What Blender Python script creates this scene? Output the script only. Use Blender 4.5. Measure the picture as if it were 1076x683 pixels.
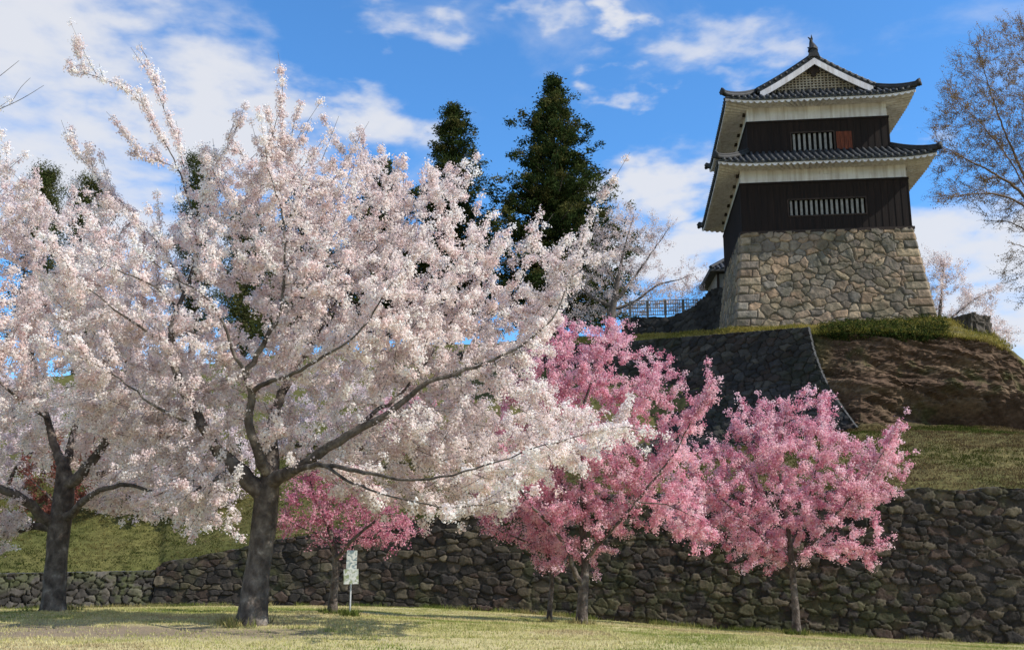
import bpy, math, random
import numpy as np
from mathutils import Vector, Matrix

random.seed(7)
rng = np.random.default_rng(7)
scene = bpy.context.scene
for o in list(bpy.data.objects):
    bpy.data.objects.remove(o)

# ------------------------------------------------------------------ camera, sky, sun, exposure
F_PX, CX, CY = 1046.0, 538.0, 341.5          # focal length and centre in photograph pixels
TILT = math.radians(12.0)
CAM = np.array([0.0, 0.0, 1.5])
cam_data = bpy.data.cameras.new('camera')
cam = bpy.data.objects.new('camera', cam_data)
scene.collection.objects.link(cam)
cam.location = CAM
cam.rotation_euler = (math.radians(90) + TILT, 0, 0)
cam_data.sensor_fit = 'HORIZONTAL'
cam_data.sensor_width = 36.0
cam_data.lens = 36.0 * F_PX / 1076.0
cam_data.clip_end = 3000
cam_data.clip_start = 0.1
scene.camera = cam

SUN_EL, SUN_AZ = math.radians(41), math.radians(107)      # azimuth clockwise from +Y
SUN = np.array([math.sin(SUN_AZ) * math.cos(SUN_EL), math.cos(SUN_AZ) * math.cos(SUN_EL), math.sin(SUN_EL)])
sd = bpy.data.lights.new('sun', 'SUN')
sd.energy = 4.7
sd.angle = math.radians(0.5)
sd.color = (1.0, 0.945, 0.86)
so = bpy.data.objects.new('sun', sd)
scene.collection.objects.link(so)
so.rotation_euler = Vector(SUN).to_track_quat('Z', 'Y').to_euler()
so.location = (30, -12, 40)

scene.view_settings.view_transform = 'Standard'
scene.view_settings.look = 'None'
scene.view_settings.exposure = 0.35
scene.view_settings.gamma = 1.0
scene.view_settings.use_curve_mapping = False
scene.cycles.max_bounces = 10
scene.cycles.diffuse_bounces = 8
scene.cycles.transmission_bounces = 8
scene.cycles.transparent_max_bounces = 6


def ray(px, py):
    v = np.array([px - CX, F_PX * math.cos(TILT) + (py - CY) * math.sin(TILT),
                  F_PX * math.sin(TILT) - (py - CY) * math.cos(TILT)])
    return v


def at(px, py, Y):
    """a place in the world seen in the direction (px, py) and Y metres in front of the camera"""
    v = ray(px, py)
    return CAM + v * (Y / v[1])


def at_many(px, py, Y):
    px, py, Y = np.asarray(px, float), np.asarray(py, float), np.asarray(Y, float)
    vx = px - CX
    vy = F_PX * math.cos(TILT) + (py - CY) * math.sin(TILT)
    vz = F_PX * math.sin(TILT) - (py - CY) * math.cos(TILT)
    s = Y / vy
    return np.stack([CAM[0] + vx * s, CAM[1] + vy * s, CAM[2] + vz * s], -1)


# world
world = bpy.data.worlds.new('World')
scene.world = world
world.use_nodes = True
wt = world.node_tree
wt.nodes.clear()


def wn(kind, **kw):
    n = wt.nodes.new(kind)
    for k, v in kw.items():
        setattr(n, k, v)
    return n


def wl(a, b):
    wt.links.new(a, b)


sky = wn('ShaderNodeTexSky', sky_type='NISHITA', sun_disc=False, sun_elevation=SUN_EL, sun_rotation=SUN_AZ,
         altitude=400.0, air_density=1.0, dust_density=0.25, ozone_density=2.6)
hsv = wn('ShaderNodeHueSaturation')
hsv.inputs['Saturation'].default_value = 1.0
hsv.inputs['Value'].default_value = 1.45
tint = wn('ShaderNodeVectorMath', operation='MULTIPLY')
wl(sky.outputs[0], tint.inputs[0])
tint.inputs[1].default_value = (0.53, 0.965, 1.29)
wl(tint.outputs[0], hsv.inputs['Color'])
tc = wn('ShaderNodeTexCoord')
nrm = wn('ShaderNodeVectorMath', operation='NORMALIZE')
wl(tc.outputs['Generated'], nrm.inputs[0])
mp = wn('ShaderNodeMapping')
mp.inputs['Scale'].default_value = (3.2, 3.2, 7.0)
mp.inputs['Location'].default_value = (2.3, 0.4, 1.7)
wl(nrm.outputs[0], mp.inputs[0])
n1 = wn('ShaderNodeTexNoise')
n1.inputs['Scale'].default_value = 1.6
n1.inputs['Detail'].default_value = 6
n1.inputs['Roughness'].default_value = 0.56
n1.inputs['Distortion'].default_value = 0.35
wl(mp.outputs[0], n1.inputs['Vector'])


def wmath(op, a, b=None, clamp=False):
    n = wn('ShaderNodeMath', operation=op)
    n.use_clamp = clamp
    for i, x in enumerate((a, b)):
        if x is None:
            continue
        if isinstance(x, (int, float)):
            n.inputs[i].default_value = x
        else:
            wl(x, n.inputs[i])
    return n.outputs[0]


# cloud banks: direction, horizontal and vertical angular size (in photograph pixels), weight
BANKS = [(30, 20, 190, 110, .95), (225, 120, 150, 110, 1.0), (40, 160, 190, 90, .85), (385, 125, 90, 50, .75),
         (150, 250, 200, 80, .7), (430, 30, 70, 25, .45), (745, 52, 90, 38, .55), (640, 104, 50, 18, .55),
         (690, 200, 120, 50, .95), (700, 260, 130, 55, 1.0), (1040, 265, 150, 80, 1.0), (1040, 350, 200, 80, 1.0),
         (650, 5, 45, 22, .6), (780, 92, 60, 20, .42), (970, 160, 60, 35, .6), (560, 12, 60, 18, .35),
         (-250, 120, 260, 200, .9), (1350, 180, 240, 120, .8)]
FILL_BANKS = [((-.8, -.4, .35), 900, 420, 1.1), ((.3, -.95, .3), 1000, 420, 1.1), ((.95, -.1, .3), 420, 250, .9), ((-.3, -.3, .9), 500, 500, .8)]  # unseen cloud banks, added outside the view to whiten the ambient light
wrp = wn('ShaderNodeTexNoise')
wrp.inputs['Scale'].default_value = 5.0
wrp.inputs['Detail'].default_value = 5
wrp.inputs['Roughness'].default_value = 0.5
wl(mp.outputs[0], wrp.inputs['Vector'])
w1_ = wn('ShaderNodeVectorMath', operation='SUBTRACT')
wl(wrp.outputs['Color'], w1_.inputs[0])
w1_.inputs[1].default_value = (.5, .5, .5)
w2_ = wn('ShaderNodeVectorMath', operation='MULTIPLY')
wl(w1_.outputs[0], w2_.inputs[0])
w2_.inputs[1].default_value = (.26, .26, .12)
w3_ = wn('ShaderNodeVectorMath', operation='ADD')
wl(nrm.outputs[0], w3_.inputs[0])
wl(w2_.outputs[0], w3_.inputs[1])
acc = None
for (bx, rx, ry, w) in [(ray(q[0], q[1]), *q[2:]) for q in BANKS] + FILL_BANKS:
    d = np.array(bx)
    d = d / np.linalg.norm(d)
    s = wn('ShaderNodeVectorMath', operation='SUBTRACT')
    wl(w3_.outputs[0], s.inputs[0])
    s.inputs[1].default_value = d
    m = wn('ShaderNodeVectorMath', operation='MULTIPLY')
    wl(s.outputs[0], m.inputs[0])
    m.inputs[1].default_value = (F_PX / rx, F_PX / rx, F_PX / ry)
    ln = wn('ShaderNodeVectorMath', operation='LENGTH')
    wl(m.outputs[0], ln.inputs[0])
    mr = wn('ShaderNodeMapRange', interpolation_type='SMOOTHSTEP')
    mr.inputs['From Min'].default_value = 1.15
    mr.inputs['From Max'].default_value = 0.0
    mr.inputs['To Min'].default_value = 0.0
    mr.inputs['To Max'].default_value = w
    wl(ln.outputs['Value'], mr.inputs['Value'])
    acc = mr.outputs[0] if acc is None else wmath('MAXIMUM', acc, mr.outputs[0])
cov = wmath('ADD', wmath('MULTIPLY', acc, 0.62), wmath('MULTIPLY', n1.outputs['Fac'], 1.05))
mask = wn('ShaderNodeMapRange', interpolation_type='SMOOTHSTEP')
mask.inputs['From Min'].default_value = 0.52
mask.inputs['From Max'].default_value = 1.04
mask.inputs['To Max'].default_value = 0.92
wl(cov, mask.inputs['Value'])
cmix = wn('ShaderNodeMix', data_type='RGBA')
wl(mask.outputs[0], cmix.inputs['Factor'])
wl(hsv.outputs[0], cmix.inputs['A'])
cmix.inputs['B'].default_value = (6.3, 6.4, 6.75, 1)
bg = wn('ShaderNodeBackground')
bg.inputs['Strength'].default_value = 0.1
wl(cmix.outputs['Result'], bg.inputs['Color'])
wo = wn('ShaderNodeOutputWorld')
wl(bg.outputs[0], wo.inputs['Surface'])


# ------------------------------------------------------------------ materials
def new_mat(name):
    m = bpy.data.materials.new(name)
    m.use_nodes = True
    nt = m.node_tree
    bsdf = nt.nodes['Principled BSDF']
    return m, nt, bsdf


def node(nt, kind, inp=None, **kw):
    n = nt.nodes.new(kind)
    for k, v in kw.items():
        setattr(n, k, v)
    for k, v in (inp or {}).items():
        if hasattr(v, 'is_output'):
            nt.links.new(v, n.inputs[k])
        else:
            n.inputs[k].default_value = v
    return n


def ramp(nt, fac, stops):
    n = nt.nodes.new('ShaderNodeValToRGB')
    cr = n.color_ramp
    while len(cr.elements) < len(stops):
        cr.elements.new(0.5)
    for e, (p, c) in zip(cr.elements, stops):
        e.position = p
        e.color = (*c, 1)
    nt.links.new(fac, n.inputs[0])
    return n.outputs[0]


def noise_mat(name, stops, scale=3.0, detail=6, rough=0.85, bump=0.3, bump_scale=20.0, bump_dist=0.02, stretch=(1, 1, 1),
              spec=0.3, distort=0.0):
    m, nt, b = new_mat(name)
    t = node(nt, 'ShaderNodeTexCoord')
    mpg = node(nt, 'ShaderNodeMapping', {'Vector': t.outputs['Object'], 'Scale': stretch})
    n = node(nt, 'ShaderNodeTexNoise', {'Vector': mpg.outputs[0], 'Scale': scale, 'Detail': detail, 'Roughness': 0.6,
                                        'Distortion': distort})
    col = ramp(nt, n.outputs['Fac'], stops)
    nt.links.new(col, b.inputs['Base Color'])
    b.inputs['Roughness'].default_value = rough
    b.inputs['Specular IOR Level'].default_value = spec
    if bump:
        n2 = node(nt, 'ShaderNodeTexNoise', {'Vector': mpg.outputs[0], 'Scale': bump_scale, 'Detail': 5})
        bp = node(nt, 'ShaderNodeBump', {'Height': n2.outputs['Fac'], 'Strength': bump, 'Distance': bump_dist})
        nt.links.new(bp.outputs[0], b.inputs['Normal'])
    return m


def attr_mat(name, rough=0.85, trans=0.0, var=0.0, var_scale=6.0, bump=0.0, bump_scale=25.0, bump_dist=0.02, spec=0.25):
    """colour of each piece comes from the mesh attribute 'col'"""
    m, nt, b = new_mat(name)
    a = node(nt, 'ShaderNodeAttribute', attribute_name='col')
    col = a.outputs['Color']
    if var:
        t = node(nt, 'ShaderNodeTexCoord')
        n = node(nt, 'ShaderNodeTexNoise', {'Vector': t.outputs['Object'], 'Scale': var_scale, 'Detail': 8, 'Roughness': 0.65})
        mr_ = node(nt, 'ShaderNodeMapRange', {'Value': n.outputs['Fac'], 'From Min': 0.3, 'From Max': 0.7,
                                              'To Min': 1 - var, 'To Max': 1 + var})
        vm = node(nt, 'ShaderNodeVectorMath', {0: col}, operation='SCALE')
        nt.links.new(mr_.outputs[0], vm.inputs['Scale'])
        col = vm.outputs[0]
        if bump:
            n2 = node(nt, 'ShaderNodeTexNoise', {'Vector': t.outputs['Object'], 'Scale': bump_scale, 'Detail': 6})
            bp = node(nt, 'ShaderNodeBump', {'Height': n2.outputs['Fac'], 'Strength': bump, 'Distance': bump_dist})
            nt.links.new(bp.outputs[0], b.inputs['Normal'])
    if trans:
        out = nt.nodes['Material Output']
        df = node(nt, 'ShaderNodeBsdfDiffuse', {'Color': col})
        tr = node(nt, 'ShaderNodeBsdfTranslucent', {'Color': col})
        mx = node(nt, 'ShaderNodeMixShader', {0: trans, 1: df.outputs[0], 2: tr.outputs[0]})
        nt.links.new(mx.outputs[0], out.inputs['Surface'])
        nt.nodes.remove(b)
    else:
        nt.links.new(col, b.inputs['Base Color'])
        b.inputs['Roughness'].default_value = rough
        b.inputs['Specular IOR Level'].default_value = spec
    return m


M = {}
M['petal'] = attr_mat('petal', trans=0.55)
M['leaf'] = attr_mat('leaf', trans=0.25)
M['grass_blade'] = attr_mat('grass_blade', trans=0.3)
M['stone'] = attr_mat('stone', rough=0.9, var=0.38, var_scale=4.5, bump=0.6, bump_scale=16, bump_dist=0.03)
M['bark'] = noise_mat('bark', [(0.30, (.026, .020, .017)), (0.47, (.075, .060, .050)), (0.6, (.14, .117, .098)), (0.72, (.28, .245, .21))], scale=7, detail=10,
                      bump=1.0, bump_scale=16, bump_dist=0.035, stretch=(1, 1, .8), rough=0.92, distort=.25)
M['bark_pale'] = noise_mat('bark_pale', [(0.3, (.05, .04, .035)), (0.7, (.17, .145, .125))], scale=5, bump=0.6, rough=0.9)
M['bark_twig'] = noise_mat('bark_twig', [(0.3, (.085, .052, .030)), (0.7, (.19, .125, .075))], scale=8, bump=0, rough=0.9)
M['plaster'] = noise_mat('plaster', [(0.3, (.50, .445, .43)), (0.7, (.65, .59, .575))], scale=1.6, detail=8, bump=0.15, bump_scale=30,
                         bump_dist=0.01, rough=0.8)
def plaster_mat():
    m, nt, b = new_mat('weathered_plaster')
    t = node(nt, 'ShaderNodeTexCoord')
    n = node(nt, 'ShaderNodeTexNoise', {'Vector': t.outputs['Object'], 'Scale': 1.6, 'Detail': 8})
    col = ramp(nt, n.outputs['Fac'], [(0.3, (.56, .53, .555)), (0.7, (.71, .685, .71))])
    mp_ = node(nt, 'ShaderNodeMapping', {'Vector': t.outputs['Object'], 'Scale': (3.2, 3.2, .22)})
    n2 = node(nt, 'ShaderNodeTexNoise', {'Vector': mp_.outputs[0], 'Scale': 1.8, 'Detail': 7, 'Roughness': 0.65})
    k_ = ramp(nt, n2.outputs['Fac'], [(0.36, (.66, .61, .56)), (0.56, (1, 1, 1))])
    mx = node(nt, 'ShaderNodeMix', {'Factor': 0.75}, data_type='RGBA', blend_type='MULTIPLY')
    nt.links.new(col, mx.inputs['A'])
    nt.links.new(k_, mx.inputs['B'])
    nt.links.new(mx.outputs['Result'], b.inputs['Base Color'])
    b.inputs['Roughness'].default_value = 0.85
    b.inputs['Specular IOR Level'].default_value = 0.2
    return m


M['plaster'] = plaster_mat()
M['grey_plaster'] = noise_mat('grey_plaster', [(0.3, (.16, .15, .14)), (0.7, (.27, .255, .24))], scale=1.4, bump=0.1, rough=0.85)
M['tile'] = noise_mat('roof_tile', [(0.3, (.018, .019, .021)), (0.55, (.045, .047, .05)), (0.78, (.16, .16, .158))], scale=5.5, detail=9,
                      bump=0.35, bump_scale=18, rough=0.68, spec=0.35)
M['tile_dark'] = noise_mat('ridge_tile', [(0.3, (.010, .0105, .012)), (0.7, (.032, .032, .033))], scale=4, bump=0.4, rough=0.7, spec=0.35)
M['mortar'] = noise_mat('white_mortar', [(0.3, (.5, .5, .48)), (0.7, (.75, .74, .72))], scale=5, bump=0.2)
M['shutter'] = noise_mat('red_wood', [(0.3, (.05, .014, .008)), (0.55, (.13, .034, .016)), (0.7, (.22, .055, .024))], scale=3, stretch=(6, 1, .7), bump=0.2)
M['beam'] = noise_mat('dark_beam', [(0.3, (.018, .012, .010)), (0.7, (.045, .030, .024))], scale=4, stretch=(1, 1, 1), bump=0.3)
M['lattice'] = noise_mat('lattice_wood', [(0.3, (.25, .2, .15)), (0.7, (.46, .40, .32))], scale=4, bump=0.2)
M['gable_back'] = noise_mat('gable_backing', [(0.3, (.07, .055, .045)), (0.7, (.12, .10, .08))], scale=4, bump=0)
M['black_gap'] = noise_mat('window_dark', [(0.3, (.006, .006, .006)), (0.7, (.012, .011, .010))], scale=3, bump=0)
M['bar'] = noise_mat('plastered_bar', [(0.3, (.15, .14, .13)), (0.7, (.28, .27, .255))], scale=6, bump=0)
M['sign_board'] = None
M['metal'] = noise_mat('galvanised_metal', [(0.3, (.38, .39, .40)), (0.7, (.52, .53, .54))], scale=9, bump=0, rough=0.45)
M['fence_wood'] = noise_mat('weathered_rail', [(0.3, (.11, .10, .09)), (0.7, (.24, .22, .20))], scale=4, bump=0)


def board_mat():
    m, nt, b = new_mat('burnt_boards')
    t = node(nt, 'ShaderNodeTexCoord')
    mpg = node(nt, 'ShaderNodeMapping', {'Vector': t.outputs['Object'], 'Scale': (5.5, 5.5, .35)})
    n = node(nt, 'ShaderNodeTexNoise', {'Vector': mpg.outputs[0], 'Scale': 2.0, 'Detail': 8, 'Roughness': 0.65})
    col = ramp(nt, n.outputs['Fac'], [(0.3, (.0055, .0034, .003)), (0.6, (.015, .0085, .0065)), (0.8, (.036, .020, .014))])
    nt.links.new(col, b.inputs['Base Color'])
    b.inputs['Roughness'].default_value = 0.75
    b.inputs['Specular IOR Level'].default_value = 0.2
    bp = node(nt, 'ShaderNodeBump', {'Height': n.outputs['Fac'], 'Strength': 0.5, 'Distance': 0.01})
    nt.links.new(bp.outputs[0], b.inputs['Normal'])
    return m


M['boards'] = board_mat()


def sign_mat(tint, seed):
    m, nt, b = new_mat('sign_face')
    t = node(nt, 'ShaderNodeTexCoord')
    mpg = node(nt, 'ShaderNodeMapping', {'Vector': t.outputs['Object'], 'Location': (seed, seed * .7, 0)})
    n = node(nt, 'ShaderNodeTexNoise', {'Vector': mpg.outputs[0], 'Scale': 14.0, 'Detail': 3, 'Distortion': 1.0})
    col = ramp(nt, n.outputs['Fac'], [(0.40, tint), (0.50, (.62, .65, .60)), (0.62, (.80, .80, .76))])
    nt.links.new(col, b.inputs['Base Color'])
    b.inputs['Roughness'].default_value = 0.5
    return m


M['sign_a'] = sign_mat((.22, .29, .32), 3.0)
M['sign_b'] = sign_mat((.34, .38, .22), 8.0)


# ------------------------------------------------------------------ object helpers
col_root = scene.collection


def link(o):
    col_root.objects.link(o)
    return o


def thing(name, label, cat, loc=(0, 0, 0), rotz=0.0, group=None):
    o = link(bpy.data.objects.new(name, None))
    o.location = loc
    o.rotation_euler = (0, 0, rotz)
    o.empty_display_size = 0.3
    o['label'] = label
    o['category'] = cat
    if group:
        o['group'] = group
    return o


def tag(o, label=None, cat=None, group=None, kind=None):
    if label:
        o['label'] = label
    if cat:
        o['category'] = cat
    if group:
        o['group'] = group
    if kind:
        o['kind'] = kind
    return o


def mesh_obj(name, verts, faces, mat, parent=None, col=None, smooth=False):
    """faces: one (n,k) array or a list of (n,k) arrays of vertex indices"""
    verts = np.ascontiguousarray(verts, dtype=np.float32)
    if isinstance(faces, np.ndarray):
        faces = [faces]
    faces = [np.asarray(f, dtype=np.int32) for f in faces if len(f)]
    me = bpy.data.meshes.new(name)
    me.vertices.add(len(verts))
    me.vertices.foreach_set('co', verts.ravel())
    loops = np.concatenate([f.ravel() for f in faces])
    tot = np.concatenate([np.full(len(f), f.shape[1], np.int32) for f in faces])
    start = np.concatenate([[0], np.cumsum(tot)[:-1]]).astype(np.int32)
    me.loops.add(len(loops))
    me.loops.foreach_set('vertex_index', loops)
    me.polygons.add(len(tot))
    me.polygons.foreach_set('loop_start', start)
    me.polygons.foreach_set('loop_total', tot)
    me.polygons.foreach_set('use_smooth', np.full(len(tot), bool(smooth)))
    me.update(calc_edges=True)
    if col is not None:
        a = me.attributes.new('col', 'FLOAT_COLOR', 'POINT')
        c = np.ones((len(verts), 4), np.float32)
        c[:, :3] = col
        a.data.foreach_set('color', c.ravel())
    me.materials.append(mat)
    o = link(bpy.data.objects.new(name, me))
    if parent is not None:
        o.parent = parent
    return o


class MB:
    """collects simple solids into one mesh"""

    def __init__(self):
        self.v, self.f, self.n = [], {}, 0

    def add(self, v, f):
        v = np.asarray(v, float)
        for k in f:
            self.f.setdefault(len(k), []).append([i + self.n for i in k])
        self.v.append(v)
        self.n += len(v)

    def add_arr(self, v, fa):
        self.v.append(np.asarray(v, float))
        self.f.setdefault(fa.shape[1], []).extend((fa + self.n).tolist())
        self.n += len(v)

    def box(self, x0, x1, y0, y1, z0, z1, tf=None):
        v = np.array([[x0, y0, z0], [x1, y0, z0], [x1, y1, z0], [x0, y1, z0],
                      [x0, y0, z1], [x1, y0, z1], [x1, y1, z1], [x0, y1, z1]], float)
        if tf is not None:
            v = tf(v)
        self.add(v, [(0, 3, 2, 1), (4, 5, 6, 7), (0, 1, 5, 4), (1, 2, 6, 5), (2, 3, 7, 6), (3, 0, 4, 7)])

    def prism(self, poly, y0, y1):
        """polygon in (x,z) extruded along y"""
        n = len(poly)
        v = [(x, y0, z) for x, z in poly] + [(x, y1, z) for x, z in poly]
        f = [tuple(range(n))[::-1], tuple(range(n, 2 * n))]
        f = [tuple(range(n)), tuple(range(2 * n - 1, n - 1, -1))] + [(i + n, (i + 1) % n + n, (i + 1) % n, i) for i in range(n)]
        self.add(v, f)

    def tube(self, pts, rad, sides=8, flat=1.0, caps=True):
        v, f = tube_arrays(np.asarray(pts, float), np.asarray(rad, float), sides, flat)
        self.add_arr(v, f)
        if caps:
            n = len(pts)
            self.f.setdefault(sides, []).append([self.n - n * sides + i for i in range(sides)][::-1])
            self.f.setdefault(sides, []).append([self.n - sides + i for i in range(sides)])

    def build(self, name, mat, parent=None, smooth=False):
        return mesh_obj(name, np.concatenate(self.v), [np.array(x) for x in self.f.values()], mat, parent, smooth=smooth)


def tube_arrays(p, r, sides, flat=1.0):
    n = len(p)
    t = np.gradient(p, axis=0)
    t /= np.linalg.norm(t, axis=1, keepdims=True) + 1e-9
    m = np.abs(t).mean(0)
    ref = np.zeros(3)
    ref[int(np.argmin(m))] = 1
    a = np.cross(t, ref)
    a /= np.linalg.norm(a, axis=1, keepdims=True) + 1e-9
    b = np.cross(t, a)
    th = np.arange(sides) * 2 * math.pi / sides
    r = np.broadcast_to(r, (n,))
    v = p[:, None, :] + r[:, None, None] * (np.cos(th)[None, :, None] * a[:, None, :] * flat + np.sin(th)[None, :, None] * b[:, None, :])
    i = np.arange(n - 1)[:, None] * sides
    j = np.arange(sides)[None, :]
    j2 = (j + 1) % sides
    f = np.stack([i + j, i + j2, i + sides + j2, i + sides + j], -1).reshape(-1, 4)
    return v.reshape(-1, 3), f


def grid_faces(nu, nv, flip=False):
    i = np.arange(nu - 1)[:, None] * nv
    j = np.arange(nv - 1)[None, :]
    f = np.stack([i + j, i + nv + j, i + nv + j + 1, i + j + 1], -1).reshape(-1, 4)
    return f[:, ::-1] if flip else f


def hsh(*a):
    s = 0.0
    for k, x in enumerate(a):
        s = s + np.asarray(x, float) * (127.1, 311.7, 74.7, 269.5)[k]
    return np.modf(np.abs(np.sin(s) * 43758.5453))[0]


def vnoise(p, scale, seed=0):
    """value noise on an (n,2) or (n,3) array, 0..1"""
    p = np.asarray(p, float) * scale + seed * 17.3
    if p.shape[1] == 2:
        p = np.concatenate([p, np.zeros((len(p), 1))], 1)
    i = np.floor(p)
    f = p - i
    f = f * f * (3 - 2 * f)
    out = 0
    for dx in (0, 1):
        for dy in (0, 1):
            for dz in (0, 1):
                w = (f[:, 0] if dx else 1 - f[:, 0]) * (f[:, 1] if dy else 1 - f[:, 1]) * (f[:, 2] if dz else 1 - f[:, 2])
                out = out + w * hsh(i[:, 0] + dx, i[:, 1] + dy, i[:, 2] + dz)
    return out


def fbm(p, scale, octs=4, seed=0):
    s, a, tot = 0, 1.0, 0
    for k in range(octs):
        s = s + a * vnoise(p, scale * 2 ** k, seed + k)
        tot += a
        a *= 0.5
    return s / tot


# ------------------------------------------------------------------ the lawn
def rbf_fit(P, V):
    n = len(P)
    D = np.linalg.norm(P[:, None] - P[None], axis=2)
    A = np.zeros((n + 3, n + 3))
    A[:n, :n] = D + np.eye(n) * 0.3
    A[:n, n] = 1
    A[:n, n + 1:] = P
    A[n, :n] = 1
    A[n + 1:, :n] = P.T
    return np.linalg.solve(A, np.concatenate([V, np.zeros(3)]))


LAWN = [at(*q) for q in [(0, 683, 11), (265, 684, 11.2), (538, 684, 11.2), (800, 688, 11.2), (1076, 694, 11.2),
                         (265, 656, 14.2), (57, 643, 17), (350, 646, 18.5), (367, 647.5, 17.6), (612, 657, 21), (578, 655, 21.5),
                         (836, 666.5, 24), (1076, 679, 25), (1076, 681, 26.8), (900, 671, 27.8), (740, 660, 28.3), (600, 648, 29), (490, 640.5, 29.5),
                         (400, 638, 30), (300, 637, 30.6), (165, 638, 31.2), (0, 641, 30), (-200, 643, 29.6), (1300, 690, 26), (480, 650, 21), (720, 664, 21),
                         (900, 676, 20), (1076, 687, 17), (-250, 660, 14), (1300, 705, 14)]]
LAWN += [np.array(q) for q in [(0, 0, 0.02), (-8, 0, .05), (8, 0, 0), (0, 6, .14), (-20, 5, .1), (20, 5, -.1)]]
LP = np.array(LAWN)
LC = rbf_fit(LP[:, :2], LP[:, 2])


def lawn_z(x, y):
    p = np.stack([np.ravel(x), np.ravel(y)], -1)
    D = np.linalg.norm(p[:, None] - LP[None, :, :2], axis=2)
    z = D @ LC[:-3] + LC[-3] + p @ LC[-2:]
    far = np.clip((np.maximum(np.abs(p[:, 0]) - 22, np.maximum(p[:, 1] - 34, -p[:, 1] - 6))) / 14, 0, 1)
    z = z * (1 - far) + (-1.6) * far
    return z.reshape(np.shape(x))


def lerp_pts(px, pts, c):
    a = np.array(pts, float)
    return np.interp(px, a[:, 0], a[:, c])


gx = np.concatenate([[-900, -400, -150, -70], np.linspace(-40, 40, 180), [70, 150, 400, 900]])
gy = np.concatenate([[-300, -100, -30], np.linspace(-10, 40, 150), [60, 120, 300, 900, 1500]])
GX, GY = np.meshgrid(gx, gy, indexing='ij')
GZ = lawn_z(GX, GY)
pp = np.stack([GX.ravel(), GY.ravel()], -1)
near = (np.abs(GX) < 41) & (GY < 41) & (GY > -11)
GZ = GZ + np.where(near, (fbm(pp, 0.9, 3).reshape(GX.shape) - .5) * 0.10, 0)


def grass_mat():
    m, nt, b = new_mat('spring_lawn')
    t = node(nt, 'ShaderNodeTexCoord')
    n = node(nt, 'ShaderNodeTexNoise', {'Vector': t.outputs['Object'], 'Scale': 0.55, 'Detail': 8, 'Roughness': 0.62})
    n2 = node(nt, 'ShaderNodeTexNoise', {'Vector': t.outputs['Object'], 'Scale': 9.0, 'Detail': 6, 'Roughness': 0.7})
    c1 = ramp(nt, n.outputs['Fac'], [(0.32, (.24, .235, .075)), (0.48, (.42, .37, .175)), (0.62, (.50, .43, .24)), (0.74, (.36, .29, .19))])
    mx = node(nt, 'ShaderNodeMix', {'Factor': 0.4, 'A': c1}, data_type='RGBA', blend_type='OVERLAY')
    nt.links.new(n2.outputs['Color'], mx.inputs['B'])
    sat = node(nt, 'ShaderNodeMix', {'Factor': n2.outputs['Fac']}, data_type='RGBA')
    nt.links.new(c1, sat.inputs['A'])
    sat.inputs['B'].default_value = (.44, .39, .19, 1)
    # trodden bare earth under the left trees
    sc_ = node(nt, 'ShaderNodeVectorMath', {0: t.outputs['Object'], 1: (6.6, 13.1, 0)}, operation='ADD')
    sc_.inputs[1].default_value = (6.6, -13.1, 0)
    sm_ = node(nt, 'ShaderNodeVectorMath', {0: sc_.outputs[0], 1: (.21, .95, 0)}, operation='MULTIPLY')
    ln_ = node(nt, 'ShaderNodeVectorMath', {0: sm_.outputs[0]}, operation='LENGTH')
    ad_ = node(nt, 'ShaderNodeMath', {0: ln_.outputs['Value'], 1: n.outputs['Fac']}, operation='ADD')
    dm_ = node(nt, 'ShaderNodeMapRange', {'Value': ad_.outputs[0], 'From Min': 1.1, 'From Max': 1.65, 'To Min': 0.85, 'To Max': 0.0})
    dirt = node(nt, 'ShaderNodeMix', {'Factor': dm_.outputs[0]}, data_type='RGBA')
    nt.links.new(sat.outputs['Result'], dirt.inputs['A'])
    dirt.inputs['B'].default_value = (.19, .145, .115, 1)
    nt.links.new(dirt.outputs['Result'], b.inputs['Base Color'])
    b.inputs['Roughness'].default_value = 0.95
    b.inputs['Specular IOR Level'].default_value = 0.1
    bp = node(nt, 'ShaderNodeBump', {'Height': n2.outputs['Fac'], 'Strength': 0.8, 'Distance': 0.05})
    nt.links.new(bp.outputs[0], b.inputs['Normal'])
    return m


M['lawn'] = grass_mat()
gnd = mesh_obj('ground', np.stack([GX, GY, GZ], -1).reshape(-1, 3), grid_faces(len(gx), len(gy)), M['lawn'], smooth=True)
tag(gnd, kind='structure')



def stone_pattern(u, v, sx, sy, seed, jit=0.42, size_var=0.25):
    """irregular fitted stones; returns edge distance (0 at a joint) and stone id hash"""
    n = u.size
    u, v = u.ravel(), v.ravel()
    f1 = np.full(n, 1e9)
    f2 = np.full(n, 1e9)
    cid = np.zeros(n)
    ox = np.zeros(n)
    oy = np.zeros(n)
    r0 = np.floor(v / sy)
    for dr in (-2, -1, 0, 1, 2):
        r = r0 + dr
        off = hsh(r, seed + 3.3)
        c0 = np.floor(u / sx - off)
        for dc in (-2, -1, 0, 1, 2):
            c = c0 + dc
            h1, h2, h3 = hsh(r, c, seed), hsh(r, c, seed + 1), hsh(r, c, seed + 2)
            px = (c + off + .5 + jit * (2 * h1 - 1)) * sx
            py = (r + .5 + jit * (2 * h2 - 1)) * sy
            d = np.sqrt(((u - px) / sx) ** 2 + ((v - py) / sy) ** 2) - size_var * h3
            closer = d < f1
            f2 = np.where(closer, f1, np.minimum(f2, d))
            cid = np.where(closer, hsh(r, c, seed + 7), cid)
            ox = np.where(closer, (u - px) / sx, ox)
            oy = np.where(closer, (v - py) / sy, oy)
            f1 = np.where(closer, d, f1)
    return f2 - f1, cid, ox, oy


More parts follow.
